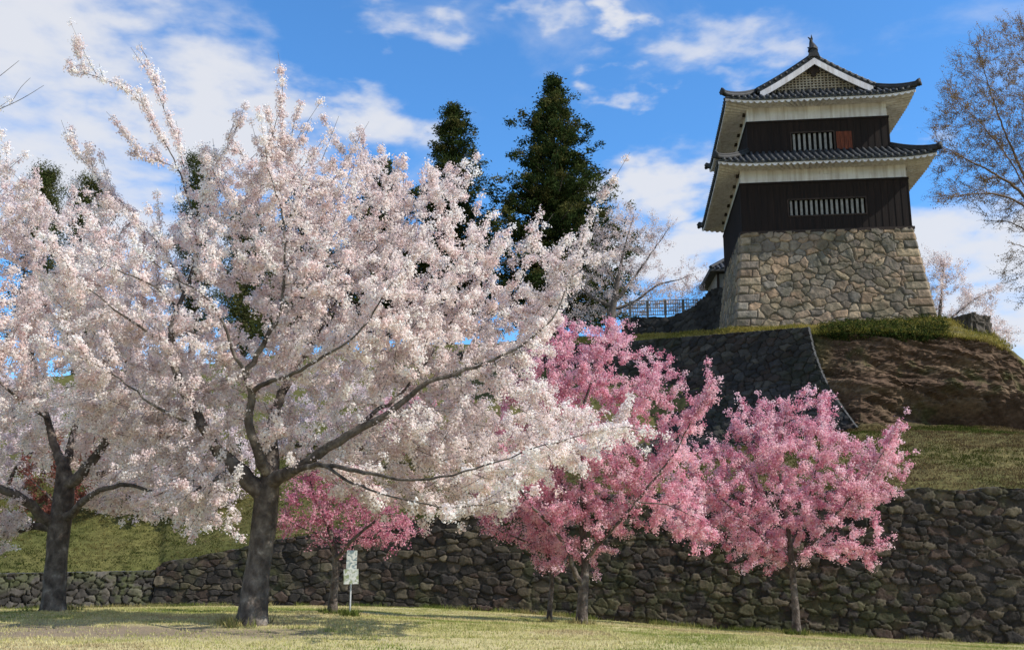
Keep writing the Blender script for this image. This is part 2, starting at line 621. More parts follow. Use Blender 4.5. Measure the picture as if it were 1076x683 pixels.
# ------------------------------------------------------------------ hillside behind the wall: rows of (px, distance, z)
def row(spec):
    out = []
    for q in spec:
        px, py, d = q
        p = at(px, py, d)
        out.append((p[0], p[1], p[2], px))
    return np.array(out)


WALL_TOP = [(-600, 606, 29.2), (0, 603, 30), (164, 600, 31.4), (171, 592, 31.4), (250, 576, 31.1), (300, 565, 30.9), (430, 547, 30.2), (520, 531, 29.7), (620, 521, 29.2), (760, 517, 28.6), (1076, 512, 27.0), (1700, 505, 25.0)]
ROW_B = [(-600, 530, 42), (0, 508, 40), (100, 500, 39), (300, 470, 41), (540, 475, 42.5), (700, 482, 41.5), (905, 451, 37.2),
         (955, 450, 38.3), (1000, 450, 38.2), (1076, 453, 37.6), (1700, 470, 33)]
ROW_C = [(-600, 430, 54), (0, 408, 53), (100, 400, 53), (300, 380, 53), (540, 366, 51), (690, 361.5, 46.2), (858, 349, 40.2), (925, 351, 39.7),
         (995, 351, 39.7), (1038, 358, 40.0), (1076, 384, 40.6), (1150, 430, 41.5), (1700, 450, 40)]
ROW_C2 = [(-600, 425, 57), (0, 400, 56), (100, 392, 56), (300, 374, 56), (540, 358, 54), (668, 353.5, 51), (771, 347.5, 43.5), (860, 343, 42.0), (930, 339, 42.6),
          (990, 334.5, 43.0), (1035, 350, 44), (1076, 380, 45), (1150, 428, 45), (1700, 448, 44)]
NPX = 900
KC = 90
gpx = np.linspace(-600, 1700, NPX)


def sample_row(spec):
    r = row(spec)
    return np.stack([np.interp(gpx, r[:, 3], r[:, c]) for c in range(3)], -1)


A = sample_row(WALL_TOP)
A0 = A + np.array([0, 0.12, -0.6])
A[:, 1] += 0.35
B = sample_row(ROW_B)
C_ = sample_row(ROW_C)
C2 = sample_row(ROW_C2)
D_ = C2 * 1.0
k = np.clip((C2[:, 2] - 9.5) / 1.0, 0, 1)
D_[:, 0] = C2[:, 0] * 1.25
D_[:, 1] = 64
D_[:, 2] = np.where(C2[:, 2] > 9.8, 11.0, C2[:, 2] - 1.5)
E_ = D_.copy()
E_[:, 0] *= 1.6
E_[:, 1] = 110
E_[:, 2] = 10.5
G_ = E_.copy()
G_[:, 0] *= 2
G_[:, 1] = 240
G_[:, 2] = -2
rows_, earth_ = [], []


def seg(P, Q, n, earth, bulge=0.0, last=False):
    for i in range(n + (1 if last else 0)):
        t = i / n
        rows_.append(P * (1 - t) + Q * t + np.array([0, 0, bulge * math.sin(math.pi * t)]))
        earth_.append(earth(t) if callable(earth) else np.full(NPX, float(earth)))


cliff_px = np.clip((gpx - 840) / 40, 0, 1)
seg(A0, A, 2, 0)
seg(A, B, 26, 0, bulge=0.35)
seg(B, C_, KC, lambda t: cliff_px * np.clip(t / .07, 0, 1) * np.clip((1.03 - t) / .06, 0, 1))
seg(C_, C2, 8, 0, bulge=0.1)
seg(C2, D_, 14, 0)
seg(D_, E_, 6, 0)
seg(E_, G_, 4, 0, last=True)
R = np.stack(rows_, 0)                       # rows x NPX x 3
EA = np.stack(earth_, 0)
flat = R.reshape(-1, 3)
du = np.gradient(R, axis=1)
dv = np.gradient(R, axis=0)
nn = np.cross(du, dv)
nn /= np.linalg.norm(nn, axis=2, keepdims=True) + 1e-9
ea = EA.reshape(-1)
disp = (fbm(flat, 0.35, 5, 3) - .5) * (0.55 - .2 * ea) + (fbm(flat, 1.4, 5, 9) - .5) * (0.12 + 0.22 * ea) + (fbm(flat * np.array([1, 1, 2.2]), 3.5, 4, 61) - .5) * .20 * ea
# angular breaks in the bare earth
hrun = np.cumsum(np.concatenate([np.zeros((R.shape[0], 1)), np.linalg.norm(np.diff(R, axis=1), axis=2)], 1), axis=1).ravel()
wx_ = (fbm(flat, 1.1, 4, 81) - .5) * 1.2
fe, fid, fx, fy = stone_pattern(hrun + wx_, flat[:, 2] * 1.2 + wx_ * .5, 1.5, .75, 91.0, .45, .5)
disp = disp + ea * ((hsh(fid * 61.0, 2.0) - .5) * .13 + fx * (hsh(fid * 33.0, 1.0) - .5) * .16 + fy * .05) * np.clip(fe / .12, 0, 1)
fe2, fid2, fx2, fy2 = stone_pattern(hrun + wx_ * .6 + 9, flat[:, 2] * 1.2 + wx_ * .4, .5, .26, 95.0, .45, .5)
disp = disp + ea * ((hsh(fid2 * 61.0, 2.0) - .5) * .22 + fx2 * (hsh(fid2 * 19.0, 5.0) - .5) * .16 + fy2 * .07) * np.clip(fe2 / .15, 0, 1)
# hollow washed out at the foot of the cliff and a step across it
vrow = np.repeat(np.arange(R.shape[0]), NPX)
tt = np.clip((vrow - 28) / KC, 0, 1)
hollow = np.exp(-((tt - .16) / .09) ** 2) * np.clip((np.tile(gpx, R.shape[0]) - 930) / 60, 0, 1)
disp = disp - ea * hollow * 1.1 + ea * np.exp(-((tt - .40) / .08) ** 2) * 0.35
edge = np.clip(np.minimum(vrow / 4.0, 1), 0, 1)
flat = flat + nn.reshape(-1, 3) * (disp * edge)[:, None]
gn = fbm(flat, 0.5, 4, 21)[:, None]
gf = fbm(flat, 2.5, 3, 5)[:, None]
g_col = np.array([.055, .066, .016]) * (1 - gn) + np.array([.15, .115, .05]) * gn
g_col = g_col * (0.75 + 0.5 * gf)
e_col = np.array([.042, .027, .0175]) * (1 - gf) + np.array([.115, .074, .048]) * gf
e_col = e_col * (0.7 + .6 * gn)
lightband = np.clip((fbm(flat * np.array([.5, .5, 1.6]), .7, 4, 33) - .56) / .1, 0, 1)[:, None]
e_col = e_col * (1 - lightband * .5) + np.array([.17, .12, .075]) * lightband * .5
moss = (np.clip((fbm(flat, .8, 4, 44) - .60) / .08, 0, 1) * .55)[:, None]
e_col = e_col * (1 - moss) + np.array([.05, .06, .018]) * moss
# greener bank on the left and under the tower
leftg = np.clip((480 - np.tile(gpx, R.shape[0])) / 300, 0, 1)[:, None]
g_col = g_col * (1 - leftg) + leftg * (np.array([.045, .062, .015]) * (1 - gn) + np.array([.13, .115, .04]) * gn)
yel = ((np.tile(gpx, R.shape[0]) > 600) & (np.tile(gpx, R.shape[0]) < 800) & (vrow >= 27 + KC) & (vrow < 38 + KC)).astype(float)[:, None]
g_col = g_col * (1 - yel) + yel * (np.array([.30, .24, .06]) * (.6 + .8 * gf))
hill_col = g_col * (1 - ea[:, None]) + e_col * ea[:, None]
M['hill'] = attr_mat('hillside', rough=0.95, var=0.45, var_scale=5.0, bump=.35, bump_scale=6, bump_dist=0.08, spec=0.1)
hill = mesh_obj('hillside', flat, grid_faces(R.shape[0], NPX), M['hill'], col=hill_col, smooth=True)
ea_f = EA[:-1, :-1].reshape(-1)
hill.data.polygons.foreach_set('use_smooth', ea_f < .5)
hill.data.update()
tag(hill, kind='structure')
HILL = flat.reshape(R.shape[0], NPX, 3)


# ------------------------------------------------------------------ stone walls
def stone_sheet(P, sx, sy, seed, depth, palette, joint, quoins=False, moss=None, jit=.42, recess=.3, size_var=.25):
    """P: (nu, nv, 3) grid, u along the wall, v upward; returns displaced vertices and colours"""
    nu, nv = P.shape[:2]
    lu = np.concatenate([[0], np.cumsum(np.linalg.norm(np.diff(P[:, 0], axis=0), axis=1))])
    V = np.concatenate([np.zeros((nu, 1)), np.cumsum(np.linalg.norm(np.diff(P, axis=1), axis=2), axis=1)], 1)
    U = np.repeat(lu[:, None], nv, 1)
    wob = (fbm(np.stack([U.ravel(), V.ravel()], -1), 1.5, 3, seed) - .5).reshape(U.shape)
    w2 = (fbm(np.stack([U.ravel() + 31, V.ravel()], -1), 5.5, 3, seed) - .5).reshape(U.shape) * .16
    w3_ = (fbm(np.stack([U.ravel(), V.ravel() + 57], -1), 5.5, 3, seed) - .5).reshape(U.shape) * .12
    e, cid, ox, oy = stone_pattern(w2 + U + wob * sx * .35, w3_ + V + wob * sy * .5, sx, sy, seed, jit, size_var)
    if quoins:
        L = lu[-1]
        h = 0.40
        Vw = V.ravel()
        rw = np.floor(Vw / h)
        vin = np.minimum(Vw - rw * h, (rw + 1) * h - Vw)
        for side in (0, 1):
            ud = U.ravel() if side == 0 else L - U.ravel()
            lq = np.where((rw + side) % 2 == 0, 0.62, 1.05) + (hsh(rw, seed + side) - .5) * .25
            inside = ud < lq
            eq = np.minimum(vin, lq - ud) * 2.6
            near_ = np.abs(ud - lq) * 3.2
            e = np.where(inside, eq, np.minimum(e, np.where(ud < lq + .3, near_, 9)))
            cid = np.where(inside, hsh(rw, side + 5.0, seed), cid)
            ox = np.where(inside, 0, ox)
            oy = np.where(inside, 0, oy)
    s = np.clip(e / 0.17, 0, 1)
    s = s * s * (3 - 2 * s)
    tiltx = (hsh(cid * 91.7, 1.0) - .5) * .9
    tilty = (hsh(cid * 37.3, 2.0) - .5) * .9
    pts2 = np.stack([U.ravel(), V.ravel()], -1)
    rough = fbm(pts2, 5.0, 3, seed + 4) - .5
    hgt = depth * (s * (1 - recess + 2 * recess * hsh(cid * 53.1, 3.0)) + s * (ox * tiltx + oy * tilty) * 1.1 + rough * .8)
    if quoins:
        ue = np.minimum(U, lu[-1] - U).ravel()
        hgt = hgt * np.clip(ue / .07, 0, 1) ** .6
    du_ = np.gradient(P, axis=0)
    dv_ = np.gradient(P, axis=1)
    n_ = np.cross(du_, dv_)
    n_ /= np.linalg.norm(n_, axis=2, keepdims=True) + 1e-9
    verts = P.reshape(-1, 3) + n_.reshape(-1, 3) * hgt[:, None]
    pal = np.array(palette)
    ci = np.floor(cid * 0.9999 * len(pal)).astype(int)
    col = pal[ci] * (0.72 + 0.56 * hsh(cid * 71.9, 4.0))[:, None]
    spots = fbm(pts2, 3.2, 4, seed + 8)[:, None]
    col = col * (0.75 + .5 * spots)
    if moss is not None:
        mk = np.clip((fbm(pts2, .55, 4, seed + 14) - .5) / .12, 0, 1)[:, None] * np.clip((fbm(pts2, 4, 3, seed + 15) - .35) / .2, 0, 1)[:, None] * .6
        col = col * (1 - mk) + np.array(moss) * mk
    jn = (np.clip(e / .055, 0, 1))[:, None]
    col = np.array(joint) * (1 - jn) + col * jn
    return verts, grid_faces(nu, nv), col


def patch(bottom, top, nu, nv, curve=0.0, out=(0, 0, 0)):
    """grid between two polylines given as (k,3) arrays, sampled by arc length; curve bends the face concavely"""
    def rs(p):
        p = np.asarray(p, float)
        d = np.concatenate([[0], np.cumsum(np.linalg.norm(np.diff(p, axis=0), axis=1))])
        t = np.linspace(0, d[-1], nu)
        return np.stack([np.interp(t, d, p[:, c]) for c in range(3)], -1)
    b, t_ = rs(bottom), rs(top)
    v = np.linspace(0, 1, nv)
    hv = v - curve * np.sin(math.pi * v) * (1 - v * .3)       # height leads, run lags
    run = v + curve * np.sin(math.pi * v)
    P = np.empty((nu, nv, 3))
    P[..., :2] = b[:, None, :2] * (1 - run)[None, :, None] + t_[:, None, :2] * run[None, :, None]
    P[..., 2] = b[:, None, 2] * (1 - v)[None] + t_[:, None, 2] * v[None]
    return P + np.array(out)


def wall_object(name, P, back, **kw):
    """stone face with its top and ends returned backwards by the vector back"""
    nu, nv = P.shape[:2]
    v, f, c = stone_sheet(P, **kw)
    G = np.arange(nu * nv).reshape(nu, nv)
    V, Fs, Cs, n = [v], [f], [c], len(v)
    back = np.array(back, float)
    for line in (G[:, -1], G[0, :][::1], G[-1, :][::-1]):
        a = v[line]
        k_ = len(line)
        for i in range(6):
            pass
        steps = 7
        rws = [a]
        for i in range(1, steps):
            rws.append(a + back * (i / (steps - 1)) + (rng.random((k_, 3)) - .5) * .03)
        arr = np.stack(rws, 0).reshape(-1, 3)
        V.append(arr)
        ff = grid_faces(steps, k_) + n
        Fs.append(ff[:, ::-1])
        cc = np.tile(np.maximum(c[line], .06), (steps, 1))
        Cs.append(cc)
        n += len(arr)
    return mesh_obj(name, np.concatenate(V), np.concatenate(Fs), M['stone'], col=np.concatenate(Cs), smooth=True)


DARK_PAL = [(.038, .031, .024), (.050, .040, .030), (.030, .025, .021), (.070, .056, .037), (.024, .021, .018), (.052, .036, .027), (.036, .031, .027), (.085, .070, .047), (.030, .026, .022)]


def wall_line(pxs, spec):
    r = row(spec)
    return np.stack([np.interp(pxs, r[:, 3], r[:, c]) for c in range(3)], -1)


# long retaining wall: foot on the lawn, top from WALL_TOP, ramped end on the left
wpx = np.linspace(166, 1330, 500)
wtop = wall_line(wpx, WALL_TOP)
wtop[:, 2] += (fbm(np.stack([wtop[:, 0], 0 * wtop[:, 0]], -1), 1.3, 3, 71) - .5) * .22
wfoot = wtop.copy()
wfoot[:, 1] -= 0.5
wfoot[:, 2] = lawn_z(wfoot[:, 0], wfoot[:, 1]) - 0.25
Pw = patch(wfoot, wtop, 1100, 150, curve=0.03)
w1 = wall_object('stone_wall', Pw, (0.05, 0.9, 0), sx=.36, sy=.19, seed=11.0, depth=0.05, palette=DARK_PAL, joint=(.019, .0165, .013), jit=.34, recess=.75, size_var=.5, moss=(.045, .048, .018))
tag(w1, 'long dark mossy retaining wall of fitted stones along the back of the lawn', 'stone wall')

# low wall on the left, below the green bank
lpx = np.linspace(-420, 163, 80)
ltop = wall_line(lpx, WALL_TOP)
lfoot = ltop.copy()
lfoot[:, 1] -= 0.22
lfoot[:, 2] = lawn_z(lfoot[:, 0], lfoot[:, 1]) - 0.2
Pl = patch(lfoot, ltop, 640, 44)
w2 = wall_object('stone_wall', Pl, (0.0, 0.7, 0), sx=.30, sy=.19, seed=23.0, depth=0.10, palette=[(.042, .037, .032), (.060, .053, .045), (.030, .027, .024), (.082, .073, .060)],
                 joint=(.022, .02, .016), moss=(.07, .08, .03))
tag(w2, 'low rubble stone wall below the grassy bank at the left edge', 'stone wall')

# shaded castle wall below the tower with its curved corner
kt = np.array([at(480, 374, 51.5), at(600, 366, 48.8), at(690, 360.5, 46.2), at(858, 347.5, 40.2)])
kb = np.array([at(490, 478, 41.8), at(605, 480, 41.6), at(700, 488, 41.4), at(909, 453, 37.2)])
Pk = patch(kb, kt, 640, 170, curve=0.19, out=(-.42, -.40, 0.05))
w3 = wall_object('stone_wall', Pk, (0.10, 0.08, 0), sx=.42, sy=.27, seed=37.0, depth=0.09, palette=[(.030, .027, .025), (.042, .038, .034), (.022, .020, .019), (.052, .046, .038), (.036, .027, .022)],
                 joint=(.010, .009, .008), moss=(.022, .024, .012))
tag(w3, 'tall shaded castle wall with a curved corner edge beside the bare earth cliff', 'stone wall')

# wall in the tower's shadow, running left from the tower to the railing
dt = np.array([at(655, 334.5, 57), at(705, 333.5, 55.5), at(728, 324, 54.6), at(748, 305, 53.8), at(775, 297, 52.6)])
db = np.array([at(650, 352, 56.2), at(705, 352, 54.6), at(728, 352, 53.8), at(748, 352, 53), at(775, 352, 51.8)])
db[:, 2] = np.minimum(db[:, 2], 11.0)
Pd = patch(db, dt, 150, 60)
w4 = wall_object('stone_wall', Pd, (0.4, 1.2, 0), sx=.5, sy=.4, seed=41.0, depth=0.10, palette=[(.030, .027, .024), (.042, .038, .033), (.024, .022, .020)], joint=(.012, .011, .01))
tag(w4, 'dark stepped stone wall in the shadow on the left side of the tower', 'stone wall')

# ------------------------------------------------------------------ the tower
ROT = math.radians(-6.5)
ux = np.array([math.cos(ROT), math.sin(ROT), 0])           # along the front, to the right
uy = np.array([-math.sin(ROT), math.cos(ROT), 0])          # away from the camera
FL = at(780, 245.5, 44.0)


def solve_width(px, origin):
    """how far along ux from origin the column px is met"""
    c, s = math.cos(TILT), math.sin(TILT)
    k_ = (px - CX) / F_PX
    # x + w ux.x = k (depth + w*ux.y*c)
    dep = origin[1] * c + (origin[2] - CAM[2]) * s
    return (k_ * dep - origin[0]) / (ux[0] - k_ * ux[1] * c)


W1 = solve_width(958.5, FL)
DEP = 8.3
front_mid = FL + ux * W1 / 2
ground_z = at(771, 347, 43.1)[2]
tower = thing('castle_tower', 'two storey castle tower with dark boards, white plaster bands and tiled roofs', 'castle tower',
              (front_mid[0] + uy[0] * DEP / 2, front_mid[1] + uy[1] * DEP / 2, ground_z), ROT)
HX, HY = W1 / 2, DEP / 2                                    # local half sizes of the first storey; local origin at the centre of the base


def zl(px, py, u, y):
    """local height of pixel row py for a point at local depth y (front wall is -HY)"""
    Y = front_mid[1] + uy[1] * (y + HY) + ux[1] * u
    return at(px, py, Y)[2] - ground_z


Z_ST = zl(780, 245.5, -HX, -HY)                             # top of the stone base
Z_B1 = zl(781, 193, -HX, -HY)                               # top of dark boards, first storey
Z_E1 = zl(872, 170.5, 0, -HY - 1.05)                        # lower edge of the first eave
Z_2 = zl(860, 157, 0, -HY + .45)                            # where the upper storey leaves the roof
OV = 1.05
ins = 0.48
HX2 = solve_width(936, at(787.5, 128, 44.5)) / 2
HY2 = HY - ins
yoff2 = 0.0
Z_B2 = zl(787.6, 128.5, -HX2, -HY2)
Z_E2 = zl(862, 104.5, 0, -HY2 - OV)
Z_AP = zl(854, 58, 0, -HY2 - .35)                           # apex of the gable roof
#print('TOWER', W1, HX2, Z_ST, Z_B1, Z_E1, Z_2, Z_B2, Z_E2, Z_AP)

# stone base: four battered faces, concave, quoined corners
FLARE = 0.72
WARM_PAL = [(0.249, 0.185, 0.12), (0.214, 0.168, 0.115), (0.282, 0.215, 0.138), (0.171, 0.138, 0.103), (0.249, 0.172, 0.112), (0.188, 0.149, 0.112), (0.137, 0.112, 0.089), (0.214, 0.155, 0.107), (0.163, 0.142, 0.115)]
Vb, Fb, Cb, nb = [], [], [], 0
crn_t = [(-HX - .03, -HY - .03), (HX + .03, -HY - .03), (HX + .03, HY + .03), (-HX - .03, HY + .03)]
crn_b = [(-HX - FLARE, -HY - FLARE), (HX + FLARE, -HY - FLARE), (HX + FLARE, HY + FLARE), (-HX - FLARE, HY + FLARE)]
for i in range(4):
    a, b = i, (i + 1) % 4
    bot = np.array([(*crn_b[a], -0.6), (*crn_b[b], -0.6)])
    top = np.array([(*crn_t[a], Z_ST), (*crn_t[b], Z_ST)])
    P = patch(bot, top, 330, 190, curve=0.035)
    v, f, c = stone_sheet(P, sx=.58, sy=.37, size_var=.45, seed=51.0 + 6 * i, depth=0.065, palette=WARM_PAL, joint=(.06, .048, .035), quoins=True, moss=(.10, .09, .06))
    Vb.append(v)
    Fb.append(f + nb)
    Cb.append(c)
    nb += len(v)
mesh_obj('stone_base', np.concatenate(Vb), np.concatenate(Fb), M['stone'], tower, col=np.concatenate(Cb), smooth=True)


def cladding(hx, hy, z0, z1, holes_front):
    """vertical boards, batten strips over each joint; window openings left free on the front"""
    mb = MB()
    # front wall pieces around the openings (x0,x1,z0,z1)
    xs = sorted({-hx, hx, *[q for h in holes_front for q in h[:2]]})
    zs = sorted({z0, z1, *[q for h in holes_front for q in h[2:]]})
    for i in range(len(xs) - 1):
        for j in range(len(zs) - 1):
            cx_, cz_ = (xs[i] + xs[i + 1]) / 2, (zs[j] + zs[j + 1]) / 2
            if any(h[0] < cx_ < h[1] and h[2] < cz_ < h[3] for h in holes_front):
                continue
            mb.box(xs[i], xs[i + 1], -hy, -hy + .14, zs[j], zs[j + 1])
    mb.box(-hx, hx, hy - .14, hy, z0, z1)
    mb.box(-hx, -hx + .14, -hy + .14, hy - .14, z0, z1)
    mb.box(hx - .14, hx, -hy + .14, hy - .14, z0, z1)
    n = int(2 * hx / .30)
    for i in range(n + 1):
        x = -hx + .02 + (2 * hx - .04) * i / n
        spans = [(z0 + .003, z1 - .003)]
        for h in holes_front:
            if h[0] - .05 < x < h[1] + .05:
                spans = [(z0 + .003, h[2] - .06), (h[3] + .06, z1 - .003)]
        for a, b in spans:
            mb.box(x - .02, x + .02, -hy - .012, -hy - .0, a, b)
        mb.box(x - .02, x + .02, hy, hy + .012, z0 + .003, z1 - .003)
    n = int(2 * hy / .30)
    for i in range(n + 1):
        y = -hy + .02 + (2 * hy - .04) * i / n
        for s in (-1, 1):
            mb.box(s * hx - (.012 if s < 0 else 0), s * hx + (.012 if s > 0 else 0), y - .02, y + .02, z0 + .003, z1 - .003)
    # top and bottom rails
    for zz in (z0, z1 - .10):
        mb.box(-hx - .03, hx + .03, -hy - .03, -hy - .015, zz, zz + .10)
        mb.box(-hx - .03, -hx - .015, -hy - .015, hy + .015, zz, zz + .10)
        mb.box(hx + .015, hx + .03, -hy - .015, hy + .015, zz, zz + .10)
    return mb


def lx(px, py, y):
    """local x of pixel column px on the plane local y"""
    o = np.array([tower.location.x, tower.location.y, 0]) + uy * y
    o[2] = ground_z + zl(px, py, 0, y)
    return solve_width(px, o)


win1 = (lx(829, 217, -HY), lx(909.5, 217, -HY), zl(868, 225.5, 0, -HY), zl(868, 209.5, 0, -HY))
win2 = (lx(832, 148, -HY2), lx(876, 148, -HY2), zl(855, 158, 0, -HY2), zl(855, 139.5, 0, -HY2))
sh2 = (lx(879, 148, -HY2), lx(895.5, 148, -HY2), win2[2], win2[3])
cladding(HX, HY, Z_ST, Z_B1, [win1]).build('board_wall', M['boards'], tower)
cladding(HX2, HY2, Z_2 - .5, Z_B2, [win2, sh2]).build('board_wall', M['boards'], tower)
# sill beam on top of the stones
mb = MB()
mb.box(-HX - .10, HX + .10, -HY - .10, HY + .10, Z_ST - .06, Z_ST + .06)
mb.build('sill_beam', M['beam'], tower)
# plaster bands
mb = MB()
mb.box(-HX + .04, HX - .04, -HY + .04, HY - .04, Z_B1 - .02, Z_E1 + .55)
mb.box(-.12, .32, -HY + .0, -HY + .04, Z_B1 + .30, Z_B1 + .50)
mb.build('plaster_band', M['plaster'], tower)
mb = MB()
mb.box(-HX2 + .04, HX2 - .04, -HY2 + .04, HY2 - .04, Z_B2 - .02, Z_E2 + .5)
mb.build('plaster_band', M['plaster'], tower)


for hx_, hy_, zt_ in ((HX, HY, Z_E1), (HX2, HY2, Z_E2)):
    for s in (-1, 1):
        for i in range(6):
            y_ = -hy_ + .55 + (2 * hy_ - 1.1) * i / 5
            mb = MB()
            mb.box(s * hx_ - .09 if s < 0 else s * hx_ - .2, s * hx_ + .2 if s < 0 else s * hx_ + .09, y_ - .13, y_ + .13, zt_ + .02, zt_ + .22)
            mb.build('beam_end', M['beam'], tower)


def window(w, hy, nbars):
    x0, x1, z0, z1 = w
    mb_ = MB()
    for (a, b, c, d) in ((x0 - .05, x1 + .05, z0 - .07, z0), (x0 - .05, x1 + .05, z1, z1 + .07), (x0 - .07, x0, z0 - .002, z1 + .002), (x1, x1 + .07, z0 - .002, z1 + .002)):
        mb_.box(a, b, -hy - .025, -hy + .10, c, d)
    fr = mb_.build('window', M['beam'], tower)
    mb_ = MB()
    mb_.box(x0 - .02, x1 + .02, -hy + .30, -hy + .34, z0 - .1, z1 + .1)
    mb_.build('opening', M['black_gap'], fr)
    p = (x1 - x0) / nbars
    for i in range(nbars):
        c = x0 + (i + .5) * p
        b_ = MB()
        b_.box(c - p * .22, c + p * .22, -hy + .06, -hy + .16, z0, z1)
        b_.build('bar', M['bar'], fr)
    return fr


window(win1, HY, 15)
window(win2, HY2, 8)
mb = MB()
nsl = 4
for i in range(nsl):
    a = sh2[0] + (sh2[1] - sh2[0]) * i / nsl
    b = sh2[0] + (sh2[1] - sh2[0]) * (i + 1) / nsl - .012
    mb.box(a, b, -HY2 - .02 + .01 * (i % 2), -HY2 + .05, sh2[2], sh2[3])
mb.build('shutter', M['shutter'], tower)

TS = 0.285                                                   # spacing of tile rolls


def roof_skirt(prefix, hxo, hyo, hxi, hyi, zf, z_edge, lift):
    """hipped skirt. zf(t): height above z_edge at fraction t (0 eave .. 1 inner edge). Returns meshes tiles, soffit, hips, caps"""
    tiles, soffit, hip_list = MB(), MB(), []
    caps = tiles
    sides = [  # origin corner (outer), along, inward, inset along, inset inward, length
        ((-hxo, -hyo), (1, 0), (0, 1), hxo - hxi, hyo - hyi, 2 * hxo),
        ((hxo, -hyo), (0, 1), (-1, 0), hyo - hyi, hxo - hxi, 2 * hyo),
        ((hxo, hyo), (-1, 0), (0, -1), hxo - hxi, hyo - hyi, 2 * hxo),
        ((-hxo, hyo), (0, -1), (1, 0), hyo - hyi, hxo - hxi, 2 * hyo)]

    def up(s, L, t):
        e = min(s, L - s)
        return lift * max(0, 1 - e / (1.9)) ** 2 * (1 - t)

    for (ox_, oy_), al, inw, ia, ii, L in sides:
        al, inw = np.array(al, float), np.array(inw, float)

        def P(s, t, dz=0.0):
            q = np.array([ox_, oy_]) + al * s + inw * (t * ii)
            return (q[0], q[1], z_edge + zf(t) + up(s, L, t) + dz)
        NT, NS = 9, max(12, int(L / .3))
        # pan surface
        g = np.array([[P(ia * (j / (NT - 1)) + (L - 2 * ia * (j / (NT - 1))) * i / (NS - 1), j / (NT - 1)) for j in range(NT)] for i in range(NS)])
        tiles.add_arr(g.reshape(-1, 3), grid_faces(NS, NT))
        # fascia of the eave: pan tile lips
        gl = np.array([[P(L * i / (NS - 1), 0, dz) for dz in (-.085, 0)] for i in range(NS)])
        tiles.add_arr(gl.reshape(-1, 3), grid_faces(NS, 2))
        # rolls
        n = int((L - .2) / TS)
        s0 = (L - (n - 1) * TS) / 2
        for q in range(n):
            s = s0 + q * TS
            e = min(s, L - s)
            tm = min(1.0, e / ia) if ia > 0 else 1.0
            if tm * ii < .12:
                continue
            m_ = max(3, int(tm * 8) + 1)
            ts_ = np.linspace(-0.035, tm, m_)
            pts = [P(s, max(t_, 0), .035) for t_ in ts_]
            pts[0] = tuple(np.array(pts[0]) - np.append(inw * .04, .01))
            tiles.tube(pts, [.078] * m_, 7)
            p0 = np.array(pts[0])
            caps.tube([p0 - np.append(inw * .012, 0), p0 + np.append(inw * .02, 0)], [.062, .062], 8)
        # soffit with plastered rafters (wavy)
        ns = n * 6
        NTs = 5
        G = []
        for i in range(ns + 1):
            s = L * i / ns
            ph = (s - s0) / TS
            w = -0.13 * abs(math.cos(math.pi * ph)) ** .8
            rw_ = []
            for j in range(NTs):
                t_ = j / (NTs - 1) * .97
                ss = ia * t_ + (L - 2 * ia * t_) * (s / L)
                x_, y_, z_ = P(ss, 0)
                q2 = np.array([ox_, oy_]) + al * ss + inw * (t_ * ii + .05)
                rw_.append((q2[0], q2[1], z_edge + up(s, L, 0) * (1 - t_) - .10 + w + .20 * t_))
            G.append(rw_)
        G = np.array(G)
        soffit.add_arr(G.reshape(-1, 3), grid_faces(ns + 1, NTs, flip=True))
        # white edge board closing the rafters at the front
        gl = np.array([[tuple(G[i, 0]), (G[i, 0, 0], G[i, 0, 1], z_edge + up(L * i / ns, L, 0) - .082)] for i in range(ns + 1)])
        soffit.add_arr(gl.reshape(-1, 3), grid_faces(ns + 1, 2))
        # hip ridge on the corner at the start of this side
        hp = [np.array(P(ia * t_, t_, .10)) for t_ in np.linspace(0, 1, 8)]
        d0 = hp[0] - hp[1]
        d0 /= np.linalg.norm(d0)
        tip = hp[0] + d0 * .16 + np.array([0, 0, .10])
        tip2 = tip + d0 * .05 + np.array([0, 0, .12])
        hips = MB()
        hip_list.append(hips)
        hips.tube([tip2, tip] + hp, [.05, .12] + [.12] * 6 + [.11, .10], 8)
        hips.tube([tip - d0 * .02, tip + d0 * .05], [.21, .19], 4)
        hips.tube([p + np.array([0, 0, .13]) for p in [tip] + hp], [.07] * 9, 7)
        hips.tube([tip + d0 * .06 - [0, 0, .10], tip + d0 * .10 - [0, 0, .10]], [.085, .085], 8)
    return tiles, soffit, hip_list


def finish_roof(name, parts):
    tiles, soffit, hip_list = parts
    r = tiles.build(name, M['tile'], tower, smooth=True)
    for h in hip_list:
        h.build('hip_ridge', M['tile_dark'], r, smooth=True)
    soffit.build('soffit', M['plaster'], r, smooth=True)
    return r


rise1 = Z_2 - .27 - Z_E1
finish_roof('skirt_roof', roof_skirt('r1', HX + OV, HY + OV, HX2, HY2, lambda t: rise1 * (0.80 * t + .20 * t * t), Z_E1 + .19, .17))

# upper hip-and-gable roof
XO, YO = HX2 + OV, HY2 + OV
XB = lx(915, 97, -HY2)
Z_ED = Z_E2 + .19
ZB = zl(854, 96, 0, -HY2 + .2)                               # foot of the gable wall
YG = HY2 - .15                                               # gable wall plane
tot = ZB - Z_ED
finish_roof('gable_roof', roof_skirt('r2', XO, YO, XB, YG, lambda t: tot * (.7 * t + .3 * t * t), Z_ED, .19))
# main slopes of the gable, with verge overhang in front
YV = YG + .42


def hz(a):
    """height of the gable roof at |x| = a"""
    t = 1 - a / (XB + .14)
    return ZB - .06 + (Z_AP - ZB + .06) * (t * (1 - .16 * (1 - t)))


